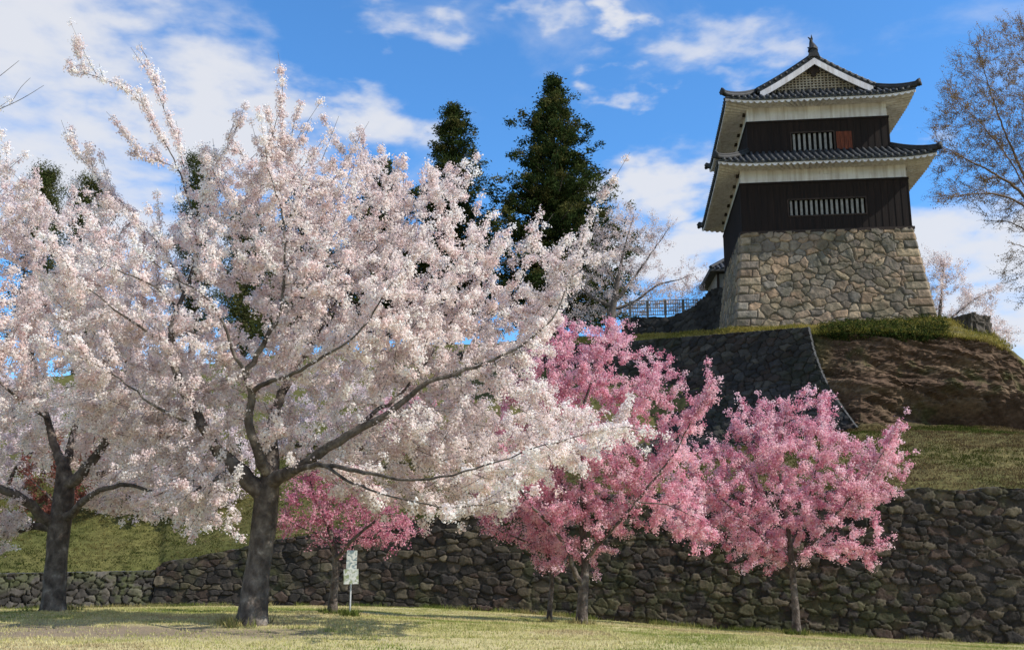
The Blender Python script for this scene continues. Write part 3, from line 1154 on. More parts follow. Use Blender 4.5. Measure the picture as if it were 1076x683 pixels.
mb = MB()
for s in (-1, 1):
    xs_ = np.linspace(0, XB + .14, 12)
    up_ = np.array([[(s * x, y, hz(x)) for x in xs_] for y in (-YV, YV)])
    lo_ = np.array([[(s * x, y, hz(x) - .12) for x in xs_] for y in (-YV, YV)])
    mb.add_arr(up_.reshape(-1, 3), grid_faces(2, 12, flip=(s < 0)))
    mb.add_arr(lo_.reshape(-1, 3), grid_faces(2, 12, flip=(s > 0)))
    for y in (-YV, YV):
        e_ = np.array([[(s * x, y, hz(x) - d) for x in xs_] for d in (.12, 0)])
        mb.add_arr(e_.reshape(-1, 3), grid_faces(2, 12, flip=(s * y > 0)))
    n = int(2 * YV / TS)
    for i in range(n + 1):
        y = -YV + .06 + (2 * YV - .12) * i / n
        mb.tube([(s * x, y, hz(x) + .035) for x in xs_], [.078] * 12, 7)
g = mb.build('upper_slope', M['tile'], tower, smooth=True)
# verge: short tile rolls across the gable edge and a rope ridge along it
for y0, sy_ in ((-YV, -1), (YV, 1)):
    for s in (-1, 1):
        mv, ends = MB(), []
        xs_ = np.linspace(.05, XB + .10, 12)
        mv.tube([(s * x, y0 - sy_ * .22, hz(x) + .13) for x in xs_], [.12] * 12, 8)
        n = 10
        for i in range(n):
            x = .25 + (XB - .15) * i / (n - 1)
            zc = hz(x) + .05
            mv.tube([(s * x, y0 - sy_ * .20, zc + .02), (s * x, y0 + sy_ * .06, zc)], [.075, .075], 8)
            if s > 0:  # white mortar ends on the right only, painting that side as sunlit
                ends.append([(s * (x + .03), y0 - sy_ * .22, hz(x) + .22), (s * (x + .12), y0 - sy_ * .22, hz(x + .12) + .22)])
        v_ = mv.build('verge_ridge', M['tile_dark'], g, smooth=True)
        for e_ in ends:
            mw = MB()
            mw.tube(e_, [.06, .06], 8)
            mw.build('sunlit_tile_end', M['mortar'], v_)
# gable walls with lattice, bargeboards and pendant
for s in (-1, 1):
    yg = s * YG
    mb = MB()
    poly = [(-XB + .1, ZB - .35), (XB - .1, ZB - .35)] + [(x, hz(abs(x)) - .10) for x in np.linspace(XB - .1, -XB + .1, 15)]
    mb.prism(poly, yg - .04, yg + .04)
    gw = mb.build('gable_wall', M['gable_back'], tower)
    la = MB()
    for i in range(-14, 15):
        x = i * .165
        top_ = hz(abs(x)) - .32
        if top_ > ZB + .05 and abs(x) < XB - .2:
            la.box(x - .028, x + .028, yg + s * .06 - .02, yg + s * .06 + .02, ZB - .1, top_)
    zz = ZB + .08
    while zz < Z_AP - .5:
        half = 0
        for x in np.linspace(0, XB, 80):
            if hz(x) - .32 > zz:
                half = x
        if half > .1:
            la.box(-half, half, yg + s * .09 - .012, yg + s * .09 + .012, zz, zz + .042)
        zz += .135
    la.build('lattice', M['lattice'], gw)
    bb = MB()
    xs_ = np.linspace(0, XB + .02, 12)
    for sd_ in (-1, 1):
        o_ = [(sd_ * x, hz(x) - .16) for x in xs_]
        i_ = [(sd_ * x, hz(x) - .48) for x in xs_]
        for a in range(11):
            q = [o_[a], o_[a + 1], i_[a + 1], i_[a]]
            if sd_ < 0:
                q = q[::-1]
            bb.prism(q[::-1], yg + s * .50 - .03, yg + s * .50 + .03)
    bb.build('bargeboard', M['plaster'], tower)
    pd = MB()
    zc = Z_AP - .62
    pd.prism([(-.10, zc + .2), (.10, zc + .2), (.26, zc + .02), (.30, zc - .14), (.14, zc - .16), (.10, zc - .28), (0, zc - .38), (-.10, zc - .28), (-.14, zc - .16), (-.30, zc - .14), (-.26, zc + .02)][::-1],
             yg + s * .20 - .03, yg + s * .20 + .03)
    pd.build('gable_pendant', M['beam'], tower)
# main ridge with its end tiles and finials
mb = MB()
mb.box(-.17, .17, -YV - .02, YV + .02, Z_AP - .06, Z_AP + .20)
mb.tube([(0, -YV - .06, Z_AP + .24), (0, YV + .06, Z_AP + .24)], [.12, .12], 8)
rd = mb.build('ridge', M['tile_dark'], tower)
for s in (-1, 1):
    y = s * (YV + .02)
    mb = MB()
    mb.prism([(-.30, Z_AP - .16), (-.22, Z_AP + .12), (-.14, Z_AP + .28), (0, Z_AP + .34), (.14, Z_AP + .28), (.22, Z_AP + .12), (.30, Z_AP - .16), (.12, Z_AP - .05), (-.12, Z_AP - .05)][::-1], y - .06, y + .06)
    mb.build('ridge_end_tile', M['tile_dark'], rd)
    fz = Z_AP + .28
    mb = MB()
    path = [(0, y - s * .10, fz), (.03, y - s * .16, fz + .16), (.02, y - s * .22, fz + .32), (-.03, y - s * .22, fz + .48), (-.06, y - s * .14, fz + .62)]
    mb.tube(path, [.24, .22, .16, .10, .05], 10)
    mb.prism([(-.06, fz + .55), (-.18, fz + .78), (-.05, fz + .70), (-.01, fz + .90), (.05, fz + .66), (.02, fz + .52)][::-1], y - s * .18 - .03, y - s * .18 + .03)
    for q in (-1, 1):
        mb.prism([(q * .10, fz + .06), (q * .24, fz + .22), (q * .13, fz + .24)][::q * -1 or 1], y - s * .15 - .025, y - s * .15 + .025)
    mb.build('fish_finial', M['tile_dark'], rd, smooth=False)


# ------------------------------------------------------------------ small gatehouse behind the tower
gp = at(739, 350, 57.5)
gate = thing('gatehouse', 'small grey walled building with tiled roof peeking out behind the left side of the tower', 'building', (gp[0] + 3.6, gp[1] + 2.0, 10.9), math.radians(-3))
ghz = at(741, 283, 57.5)[2] - 10.9
mb = MB()
mb.box(-2.5, 2.5, -2, 2, -0.3, ghz)
mb.build('wall', M['grey_plaster'], gate)
mb = MB()
for zz in (ghz - 1.5, ghz - .25):
    mb.box(-2.55, 2.55, -2.05, -2.0, zz, zz + .14)
for x in (-2.52, -1.2, 0.1, 1.4, 2.4):
    mb.box(x - .02, x + .12, -2.06, -2.0, ghz - 1.36, ghz - .25)
mb.build('timber_frame', M['beam'], gate)
mb = MB()
n = 9
ev, rdz = ghz - .05, ghz + 1.35
xo, yo = 2.95, 2.5
v = [(-xo, -yo, ev), (xo, -yo, ev), (xo, yo, ev), (-xo, yo, ev), (-xo + 1.7, 0, rdz), (xo - 1.7, 0, rdz),
     (-xo, -yo, ev - .14), (xo, -yo, ev - .14), (xo, yo, ev - .14), (-xo, yo, ev - .14)]
mb.add(v, [(0, 1, 5, 4), (1, 2, 5), (2, 3, 4, 5), (3, 0, 4), (0, 6, 7, 1), (1, 7, 8, 2), (2, 8, 9, 3), (3, 9, 6, 0), (6, 9, 8, 7)])
for i in range(20):
    x = -xo + .15 + i * (2 * xo - .3) / 19
    t = min(1, (xo - abs(x)) / 1.7)
    mb.tube([(x, -yo - .02, ev + .02), (x, -yo + yo * t, ev + (rdz - ev) * t + .02)], [.075, .075], 6)
for i in range(16):
    y = -yo + .15 + i * (2 * yo - .3) / 15
    t = min(1, (yo - abs(y)) / yo)
    for s in (-1, 1):
        mb.tube([(s * xo, y, ev + .02), (s * (xo - 1.7 * t), y, ev + (rdz - ev) * t + .02)], [.075, .075], 6)
rf = mb.build('roof', M['tile'], gate)
mb = MB()
mb.tube([(-xo + 1.6, 0, rdz + .08), (xo - 1.6, 0, rdz + .08)], [.15, .15], 8)
for sx_ in (-1, 1):
    for sy_ in (-1, 1):
        mb.tube([(sx_ * xo, sy_ * yo, ev + .08), (sx_ * (xo - 1.7), 0, rdz + .06)], [.11, .11], 7)
mb.build('ridge', M['tile_dark'], rf)

# railing on the rampart, left of the gatehouse
rl0, rl1 = at(662, 333, 58.5), at(737, 331, 58.0)
rail = thing('railing', 'pale lattice railing on the rampart between the pale cherry tree and the gatehouse', 'railing', (rl0[0], rl0[1], rl0[2] - .4))
vec = rl1 - rl0
Lr = math.hypot(vec[0], vec[1])
ang = math.atan2(vec[1], vec[0])
rail.rotation_euler = (0, 0, ang)
hr = at(662, 317, 58.5)[2] - rl0[2]
np_ = 5
for i in range(np_):
    mb = MB()
    x = Lr * i / (np_ - 1)
    mb.box(x - .05, x + .05, -.05, .05, -.4, .4 + hr + .06)
    mb.build('post', M['fence_wood'], rail)
mb = MB()
for i in range(5):
    z = .45 + hr * i / 4.3
    mb.box(0, Lr, -.075, -.055, z, z + .045)
nv = int(Lr / .13)
for i in range(nv):
    x = (i + .5) * Lr / nv
    mb.box(x - .018, x + .018, -.10, -.078, .42, .4 + hr)
mb.build('lattice_panel', M['fence_wood'], rail)


# ------------------------------------------------------------------ trees
def in_poly(x, y, poly):
    c = np.zeros(len(x), bool)
    n = len(poly)
    for i in range(n):
        x1, y1 = poly[i]
        x2, y2 = poly[(i + 1) % n]
        hit = ((y1 > y) != (y2 > y)) & (x < (x2 - x1) * (y - y1) / ((y2 - y1) or 1e-9) + x1)
        c ^= hit
    return c


def poly_dist(x, y, poly):
    d = np.full(len(x), 1e9)
    n = len(poly)
    for i in range(n):
        a = np.array(poly[i], float)
        b = np.array(poly[(i + 1) % n], float)
        ab = b - a
        t = np.clip(((x - a[0]) * ab[0] + (y - a[1]) * ab[1]) / (ab @ ab + 1e-9), 0, 1)
        d = np.minimum(d, np.hypot(x - a[0] - t * ab[0], y - a[1] - t * ab[1]))
    return d


def crown_points(poly, Y0, n, depth=1.0, erode=5, gaps=(), shell=0.0, front=.4, rg=rng, clump=0.0, seed=0):
    """points through the volume of a crown whose outline, seen from the front, is poly"""
    P = np.array(poly, float)
    lo, hi = P.min(0), P.max(0)
    out, got = [], 0
    while got < n:
        q = lo + rg.random((n * 4, 2)) * (hi - lo)
        q = q[in_poly(q[:, 0], q[:, 1], poly)]
        d = poly_dist(q[:, 0], q[:, 1], poly)
        keep = d > erode
        for (gx_, gy_, gr) in gaps:
            keep &= (np.hypot((q[:, 0] - gx_), (q[:, 1] - gy_)) > gr * (.6 + .6 * rg.random(len(q))))
        q, d = q[keep], d[keep]
        Rm = d.max() if len(d) else 1
        s = Y0 / F_PX
        h = np.sqrt(np.maximum(d * (2 * Rm - d), 1)) * s * depth
        w = rg.random(len(q)) * 2 - 1
        w = np.where(w < 0, w * front, w)
        if shell:
            w = np.sign(w) * np.abs(w) ** (1 - shell)
        pts = at_many(q[:, 0], q[:, 1], Y0 + w * h)
        if clump:
            nz = fbm(pts * np.array([.75, .75, 1.7]), clump, 2, seed)
            pts = pts[nz > .44]
        out.append(pts)
        got += len(pts)
    return np.concatenate(out)[:n]


def spline(pts, step):
    p = np.asarray(pts, float)
    q = np.concatenate([[2 * p[0] - p[1]], p, [2 * p[-1] - p[-2]]])
    out = []
    for i in range(1, len(q) - 2):
        L = np.linalg.norm(q[i + 1][:3] - q[i][:3])
        n = max(1, int(round(L / step)))
        for k_ in range(n):
            t = k_ / n
            out.append(.5 * ((2 * q[i]) + (-q[i - 1] + q[i + 1]) * t + (2 * q[i - 1] - 5 * q[i] + 4 * q[i + 1] - q[i + 2]) * t * t
                             + (-q[i - 1] + 3 * q[i] - 3 * q[i + 1] + q[i + 2]) * t ** 3))
    out.append(q[-2])
    return np.array(out)


def grow(limbs, attr, step, kill, infl, iters=160, rg=rng, wiggle=.25, up=0.0):
    pos, par, rad = [], [], []
    for li, limb in enumerate(limbs):
        pts = np.array([np.append(at(a, b, c), r) for a, b, c, r in limb])
        s = spline(pts, step)
        if li:
            s[1:-1, :3] += (rg.random((len(s) - 2, 3)) - .5) * step * .2
        if li == 0:
            parent, start = -1, 0
        else:
            parent = int(np.argmin(np.linalg.norm(np.array(pos) - s[0, :3], axis=1)))
            start = 1
        for k_ in range(start, len(s)):
            pos.append(s[k_, :3])
            rad.append(max(s[k_, 3], .003))
            par.append(parent)
            parent = len(pos) - 1
    ntr = len(pos)
    pos = np.array(pos)
    par = list(par)
    pd = np.linalg.norm(attr[:, None] - pos[None], axis=2)
    ni = pd.argmin(1)
    nd = pd.min(1)
    alive = nd > kill
    stuck = {}
    for it in range(iters):
        a = np.nonzero(alive & (nd < infl))[0]
        if len(a) == 0:
            if alive.any() and it < 5:
                infl *= 1.5
                continue
            break
        dirs = attr[a] - pos[ni[a]]
        dirs /= np.linalg.norm(dirs, axis=1, keepdims=True) + 1e-9
        S = np.zeros((len(pos), 3))
        np.add.at(S, ni[a], dirs)
        idx = np.unique(ni[a])
        d = S[idx] / (np.linalg.norm(S[idx], axis=1, keepdims=True) + 1e-9)
        d += rg.normal(0, wiggle, d.shape)
        d[:, 2] += up
        pa = np.array([par[i] for i in idx])
        prev = pos[idx] - pos[np.maximum(pa, 0)]
        prev /= np.linalg.norm(prev, axis=1, keepdims=True) + 1e-9
        d += prev * .35
        d /= np.linalg.norm(d, axis=1, keepdims=True) + 1e-9
        new = pos[idx] + d * step
        ok = np.array([stuck.get(int(i), 0) < 3 for i in idx])
        for i in idx:
            stuck[int(i)] = stuck.get(int(i), 0) + 1
        if not ok.any():
            break
        for i in idx[~ok]:
            alive[ni == i] = False
        new, idx = new[ok], idx[ok]
        base = len(pos)
        pos = np.concatenate([pos, new])
        par.extend(idx.tolist())
        al = np.nonzero(alive)[0]
        if len(al) == 0:
            break
        dd = np.linalg.norm(attr[al][:, None] - new[None], axis=2)
        m_ = dd.argmin(1)
        mv = dd[np.arange(len(al)), m_]
        upd = mv < nd[al]
        nd[al[upd]] = mv[upd]
        ni[al[upd]] = base + m_[upd]
        alive &= nd > kill
    par = np.array(par)
    n = len(pos)
    # pipe model for the radii of what grew
    R2 = np.zeros(n)
    ex = 2.25
    tip = .0039
    kids = np.zeros(n, int)
    for i in range(n - 1, 0, -1):
        if R2[i] == 0:
            R2[i] = tip ** ex
        if par[i] >= 0:
            R2[par[i]] += R2[i] if i >= ntr or par[i] >= ntr else 0
            kids[par[i]] += 1
    r = R2 ** (1 / ex)
    r[:ntr] = np.array(rad)
    for i in range(ntr, n):
        r[i] = max(min(r[i], r[par[i]] * .85), .0034)
    return pos, par, r, ntr


def branch_mesh(pos, par, r, base, flare=True, big=.05, min_r=0.0):
    n = len(pos)
    ch = [[] for _ in range(n)]
    for i in range(1, n):
        ch[par[i]].append(i)
    V, F4, nv = [], [], 0
    stack = [(0, None)]
    while stack:
        i, pa = stack.pop()
        chain = [] if pa is None else [pa]
        cur = i
        while True:
            chain.append(cur)
            if not ch[cur]:
                break
            ks = sorted(ch[cur], key=lambda q: -r[q])
            for q in ks[1:]:
                stack.append((q, cur))
            cur = ks[0]
        if len(chain) < 2:
            continue
        p = pos[chain]
        rr = r[chain].copy()
        if pa is not None:
            rr[0] = min(rr[0], rr[1] * 1.25)
        if rr.max() < min_r:
            continue
        mx = rr.max()
        sides = 14 if mx > big * 2 else 9 if mx > big else 6 if mx > .02 else 4 if mx > .008 else 3
        if pa is None and flare:
            h = np.cumsum(np.concatenate([[0], np.linalg.norm(np.diff(p, axis=0), axis=1)]))
            rr = rr * (1 + .22 * np.exp(-h / (rr[0] * 1.1)))
        v, f = tube_arrays(p, rr, sides)
        if mx > big:
            c = np.repeat(p, sides, 0)
            k_ = 1 + (fbm(v * np.array([1, 1, .45]), 5.5, 3, 3) - .5) * .32
            if pa is None and flare:
                hh = np.repeat(h, sides)
                th = np.tile(np.arange(sides) / sides * 2 * math.pi, len(p))
                k_ = k_ + .12 * np.sin(th * 5 + 1) * np.exp(-hh / (rr[0] * 1.1))
            v = c + (v - c) * k_[:, None]
        V.append(v)
        F4.append(f + nv)
        nv += len(v)
    return np.concatenate(V) - base, np.concatenate(F4)


def make_twigs(pos, par, r, sel, axis, rg, lmin, lmax, upf, per=1, segs=4, spread=.55):
    """short shoots on thin branches: (n, segs, 3) points"""
    idx = np.repeat(sel, per)
    d0 = pos[idx] - pos[np.maximum(par[idx], 0)]
    d0 /= np.linalg.norm(d0, axis=1, keepdims=True) + 1e-9
    out = pos[idx] - axis
    out[:, 2] *= .4
    out /= np.linalg.norm(out, axis=1, keepdims=True) + 1e-9
    d = d0 * .7 + out * .55 + rg.normal(0, spread, d0.shape)
    d[:, 2] += upf(pos[idx][:, 2])
    d /= np.linalg.norm(d, axis=1, keepdims=True) + 1e-9
    L = lmin + (lmax - lmin) * rg.random(len(idx)) ** 1.6
    t = np.linspace(0, 1, segs)
    bend = rg.normal(0, .12, d.shape)
    bend[:, 2] += .10
    return pos[idx][:, None] + (d[:, None] * t[None, :, None] + bend[:, None] * (t ** 2)[None, :, None]) * L[:, None, None]


def twig_mesh(T, r0, r1, sides=3):
    n, s, _ = T.shape
    t = np.gradient(T, axis=1)
    t /= np.linalg.norm(t, axis=2, keepdims=True) + 1e-9
    ref = np.tile(np.array([.31, .52, .79]), (n, s, 1))
    a = np.cross(t, ref)
    a /= np.linalg.norm(a, axis=2, keepdims=True) + 1e-9
    b = np.cross(t, a)
    th = np.arange(sides) * 2 * math.pi / sides
    rr = np.linspace(r0, r1, s)
    v = T[:, :, None] + rr[None, :, None, None] * (np.cos(th)[None, None, :, None] * a[:, :, None] + np.sin(th)[None, None, :, None] * b[:, :, None])
    base = (np.arange(n) * s * sides)[:, None, None]
    i = (np.arange(s - 1) * sides)[None, :, None]
    j = np.arange(sides)[None, None, :]
    j2 = (j + 1) % sides
    f = np.stack([base + i + j, base + i + j2, base + i + sides + j2, base + i + sides + j], -1).reshape(-1, 4)
    return v.reshape(-1, 3), f


def scatter_on(A_, B_, per_m, rg):
    """cluster centres along segments A->B"""
    L = np.linalg.norm(B_ - A_, axis=1)
    k_ = rg.poisson(L * per_m)
    idx = np.repeat(np.arange(len(A_)), k_)
    t = rg.random(len(idx))[:, None]
    return A_[idx] * (1 - t) + B_[idx] * t


def petals(cent, per, sigma, smin, smax, palette, rg, base, axis=None, tone_sd=.07, aspect=.85, noise_seed=1):
    """clusters of small kite-shaped faces"""
    k_ = rg.poisson(per, len(cent))
    idx = np.repeat(np.arange(len(cent)), k_)
    off = rg.normal(0, 1, (len(idx), 3)) * sigma
    p = cent[idx] + off
    nrm_ = off / sigma * .6 + rg.normal(0, .5, off.shape)
    nrm_[:, 2] += .25
    nrm_ /= np.linalg.norm(nrm_, axis=1, keepdims=True) + 1e-9
    t = np.cross(nrm_, rg.normal(0, 1, off.shape))
    t /= np.linalg.norm(t, axis=1, keepdims=True) + 1e-9
    b = np.cross(nrm_, t)
    s = (smin + (smax - smin) * rg.random(len(idx)))[:, None] * .5
    cup = nrm_ * s * .35
    v = np.stack([p - t * s + cup, p - b * s * aspect - cup * .3, p + t * s + cup, p + b * s * aspect - cup * .3], 1)
    pal = np.array(palette)
    cc = pal[rg.integers(0, len(pal), len(cent))][idx]
    cc = cc * (1 + rg.normal(0, tone_sd, (len(idx), 1)))
    big = fbm(p, .9, 2, noise_seed)[:, None]
    cc = cc * (.84 + .32 * big)
    f = np.arange(len(idx) * 4).reshape(-1, 4)
    return v.reshape(-1, 3) - base, f, np.repeat(np.clip(cc, .005, .93), 4, 0)


def cherry(label, cat, limbs, crowns, seed, palette, step=.14, kill=.26, infl=2.2, thin=.011, twig=(.14, .5), per_twig=1, tfrac=.85, clus=17, per=13,
           sigma=.04, size=(.026, .044), group=None, up_lo=-.05, up_hi=.75, thick_frac=.5, name='cherry_tree', bark='bark', twig_r=.0042, upgrow=.0, max_flowers=420000, sink=.1, bare=()):
    rg = np.random.default_rng(seed)
    attr = np.concatenate([crown_points(rg=rg, seed=seed, **c) for c in crowns])
    pos, par, r, ntr = grow(limbs, attr, step, kill, infl, rg=rg, up=upgrow)
    base = pos[0].copy()
    t = thing(name, label, cat, base, 0, group)
    ax = base.copy()
    cz = attr.mean(0)
    axis = np.array([cz[0], cz[1], cz[2] - .6])
    z0, z1 = attr[:, 2].min(), attr[:, 2].max()

    def upf(z):
        k_ = np.clip((z - z0) / (z1 - z0), 0, 1)
        return up_lo + (up_hi - up_lo) * k_
    thin_i = np.nonzero((r < thin) & (np.arange(len(r)) > 0))[0]
    sel_i = thin_i[rg.random(len(thin_i)) < tfrac]
    T = make_twigs(pos, par, r, sel_i, axis, rg, twig[0], twig[1], upf, per_twig, spread=.48)
    p0 = pos.copy()
    p0[0, 2] -= sink
    v, f = branch_mesh(p0, par, r, base)
    tv, tf = twig_mesh(T, twig_r, twig_r * .4)
    vs, fs, nv_ = [v, tv - base], [f, tf + len(v)], len(v) + len(tv)
    for b_ in bare:
        q = np.array([np.append(at(a, b, c), r_) for a, b, c, r_ in b_])
        q = spline(q, step * .6)
        bv, bf = tube_arrays(q[:, :3], q[:, 3], 5)
        vs.append(bv - base)
        fs.append(bf + nv_)
        nv_ += len(bv)
    mesh_obj('trunk', np.concatenate(vs), np.concatenate(fs), M[bark], t, smooth=True)
    A_ = [pos[par[thin_i]], T[:, :-1].reshape(-1, 3)]
    B_ = [pos[thin_i], T[:, 1:].reshape(-1, 3)]
    cent = scatter_on(np.concatenate(A_), np.concatenate(B_), clus, rg)
    mid = np.nonzero((r >= thin) & (r < thin * 2.6))[0]
    mid = mid[mid > 0]
    if len(mid):
        cent = np.concatenate([cent, scatter_on(pos[par[mid]], pos[mid], clus * thick_frac, rg)])
    if len(cent) * per > max_flowers:
        cent = cent[rg.random(len(cent)) < max_flowers / (len(cent) * per)]
    v, f, c = petals(cent, per, sigma, size[0], size[1], palette, rg, base, noise_seed=seed)
    mesh_obj('crown', v, f, M['petal'], t, col=c)
    print('TREE', label[:30], 'nodes', len(pos), 'twigs', len(T), 'flowers', len(f))
    return t


WHITE = [(.90, .815, .785), (.93, .865, .83), (.855, .745, .72), (.91, .83, .795), (.80, .665, .645)]
PINK = [(.84, .54, .60), (.89, .66, .69), (.79, .43, .51), (.86, .59, .64), (.66, .29, .38)]
DEEP = [(.64, .27, .36), (.72, .39, .46), (.52, .18, .27), (.76, .46, .52)]

# big white cherry in front
Ym = 14.2
MAIN_LIMBS = [
    [(264, 657, Ym, .212), (267, 630, Ym, .188), (272, 590, Ym, .172), (277, 555, Ym, .172), (280, 520, Ym, .17), (284, 500, Ym, .13)],
    [(276, 520, Ym, .15), (262, 505, Ym - .1, .125), (246, 488, Ym - .2, .105), (230, 474, Ym - .2, .085), (215, 452, Ym - .3, .072), (205, 430, Ym - .3, .066), (194, 415, Ym - .35, .06), (186, 395, Ym - .4, .056), (181, 372, Ym - .4, .05), (180, 345, Ym - .4, .044), (186, 325, Ym - .3, .036), (194, 308, Ym - .2, .030), (204, 275, Ym, .022), (206, 240, Ym, .017), (197, 205, Ym, .013), (185, 175, Ym, .010), (170, 145, Ym, .008), (150, 110, Ym, .006), (120, 88, Ym, .005), (70, 72, Ym - .1, .004)],
    [(284, 502, Ym, .13), (285, 475, Ym + .2, .105), (283, 455, Ym + .3, .09), (290, 430, Ym + .5, .075), (300, 405, Ym + .6, .06), (318, 375, Ym + .8, .045), (340, 340, Ym + 1, .03), (360, 300, Ym + 1.1, .02), (378, 250, Ym + 1.2, .013), (390, 205, Ym + 1.2, .009), (405, 165, Ym + 1.2, .006)],
    [(283, 500, Ym, .10), (272, 480, Ym - .3, .075), (262, 445, Ym - .5, .062), (264, 412, Ym - .6, .056), (258, 390, Ym - .7, .05), (266, 380, Ym - .7, .04), (280, 355, Ym - .8, .033), (294, 330, Ym - .8, .027), (298, 300, Ym - .8, .02), (300, 262, Ym - .8, .015), (296, 220, Ym - .7, .011), (280, 170, Ym - .6, .008), (289, 135, Ym - .5, .006), (297, 102, Ym - .5, .004)],
    [(258, 390, Ym - .7, .03), (248, 375, Ym - .8, .026), (238, 350, Ym - .9, .021), (228, 328, Ym - 1, .016), (210, 308, Ym - 1.1, .012), (180, 290, Ym - 1.2, .009), (145, 262, Ym - 1.3, .006)],
    [(264, 412, Ym - .6, .04), (280, 402, Ym - .9, .033), (302, 396, Ym - 1.1, .026), (340, 375, Ym - 1.4, .018), (380, 345, Ym - 1.6, .012), (410, 300, Ym - 1.7, .008)],
    [(284, 506, Ym, .12), (300, 498, Ym - .2, .095), (316, 490, Ym - .4, .078), (345, 470, Ym - .6, .066), (374, 452, Ym - .7, .056), (402, 438, Ym - .8, .048), (425, 422, Ym - .8, .040), (450, 402, Ym - .9, .032), (500, 385, Ym - .9, .024), (545, 365, Ym - .9, .016), (580, 335, Ym - .9, .011), (600, 290, Ym - .8, .008), (612, 250, Ym - .8, .006), (625, 215, Ym - .8, .004)],
    [(372, 453, Ym - .7, .034), (395, 432, Ym - .5, .03), (414, 420, Ym - .3, .026), (445, 385, Ym, .02), (470, 345, Ym + .2, .014), (500, 300, Ym + .3, .010), (535, 270, Ym + .3, .007), (560, 255, Ym + .3, .005)],
    [(284, 506, Ym, .085), (302, 497, Ym + .3, .07), (322, 492, Ym + .8, .052), (360, 478, Ym + 1.4, .034), (410, 465, Ym + 1.8, .022), (470, 455, Ym + 2.1, .014), (540, 440, Ym + 2.2, .008)],
    [(300, 497, Ym - .2, .045), (340, 488, Ym - 1.0, .034), (390, 498, Ym - 1.6, .024), (440, 505, Ym - 1.9, .017), (500, 492, Ym - 2, .012), (560, 472, Ym - 2, .008), (620, 455, Ym - 2, .005), (658, 448, Ym - 2, .003)],
    [(340, 488, Ym - 1.0, .022), (372, 508, Ym - 1.5, .017), (410, 522, Ym - 1.9, .012), (460, 532, Ym - 2.2, .009), (510, 530, Ym - 2.3, .006), (560, 515, Ym - 2.3, .004)],
    [(262, 505, Ym, .05), (240, 500, Ym + .5, .038), (215, 490, Ym + 1.0, .028), (180, 478, Ym + 1.4, .018), (140, 465, Ym + 1.7, .011), (100, 450, Ym + 1.9, .007)],
    [(246, 488, Ym, .04), (225, 505, Ym - .5, .03), (205, 515, Ym - .9, .02), (190, 530, Ym - 1.2, .012), (180, 542, Ym - 1.3, .006)],
    [(181, 372, Ym - .4, .028), (160, 352, Ym - .6, .021), (130, 332, Ym - .8, .015), (105, 312, Ym - 1, .010), (80, 290, Ym - 1, .006), (60, 265, Ym - 1, .004)],
    [(186, 325, Ym - .3, .022), (172, 308, Ym - .5, .017), (150, 295, Ym - .6, .012), (110, 278, Ym - .7, .008)],
    [(215, 452, Ym - .3, .034), (190, 440, Ym - .6, .026), (160, 425, Ym - .9, .018), (135, 405, Ym - 1, .012), (105, 385, Ym - 1.1, .008), (70, 370, Ym - 1.2, .005)],
    [(197, 205, Ym, .008), (190, 160, Ym + .1, .006), (172, 115, Ym + .1, .005), (162, 85, Ym + .1, .004), (154, 60, Ym + .1, .003)],
    [(206, 230, Ym, .009), (225, 175, Ym - .1, .007), (243, 148, Ym - .2, .005), (256, 122, Ym - .2, .004)],
    [(185, 175, Ym, .006), (160, 168, Ym, .005), (135, 160, Ym, .004)],
    [(194, 308, Ym - .2, .016), (170, 262, Ym + .1, .012), (140, 225, Ym + .2, .009), (110, 195, Ym + .2, .006), (72, 152, Ym + .2, .004)],
    [(360, 300, Ym + 1.1, .013), (400, 255, Ym + 1, .010), (440, 215, Ym + .9, .007), (505, 180, Ym + .9, .004)],
]
MAIN_POLY = [(215, 562), (178, 556), (150, 530), (120, 490), (90, 450), (62, 390), (45, 320), (50, 262), (80, 225), (105, 212), (130, 228), (160, 218), (180, 232), (205, 212), (232, 188), (262, 172), (285, 168),
             (330, 160), (385, 160), (405, 165), (400, 180), (430, 188), (470, 190), (512, 182), (495, 215), (500, 245), (545, 262), (520, 300), (560, 300), (590, 255), (618, 215), (628, 230), (610, 285), (600, 318), (592, 345), (560, 375), (545, 400), (590, 425),
             (655, 445), (648, 470), (600, 505), (560, 520), (530, 545), (470, 552), (420, 545), (385, 548), (350, 520), (318, 512), (300, 505), (285, 490), (255, 500), (245, 545)]
cherry('large white cherry tree in full bloom with a thick leaning grey trunk', 'cherry tree', MAIN_LIMBS,
       [dict(poly=MAIN_POLY, Y0=Ym, n=3900, depth=.9, erode=9, front=.5, clump=1.3, gaps=[(455, 448, 34), (270, 172, 14), (525, 445, 24), (190, 190, 16), (585, 392, 24), (600, 470, 18), (545, 500, 16)]), dict(poly=[(168, 495), (205, 485), (250, 495), (250, 528), (215, 548), (176, 542), (155, 520)], Y0=Ym - .6, n=240, depth=1.2, erode=4, front=1.0)],
       101, WHITE, kill=.245, per=31, clus=11, sigma=.034, size=(.028, .045), max_flowers=820000, thin=.0085, twig=(.22, .8), tfrac=.55, twig_r=.0062, up_lo=-.1, up_hi=.9, thick_frac=.08)

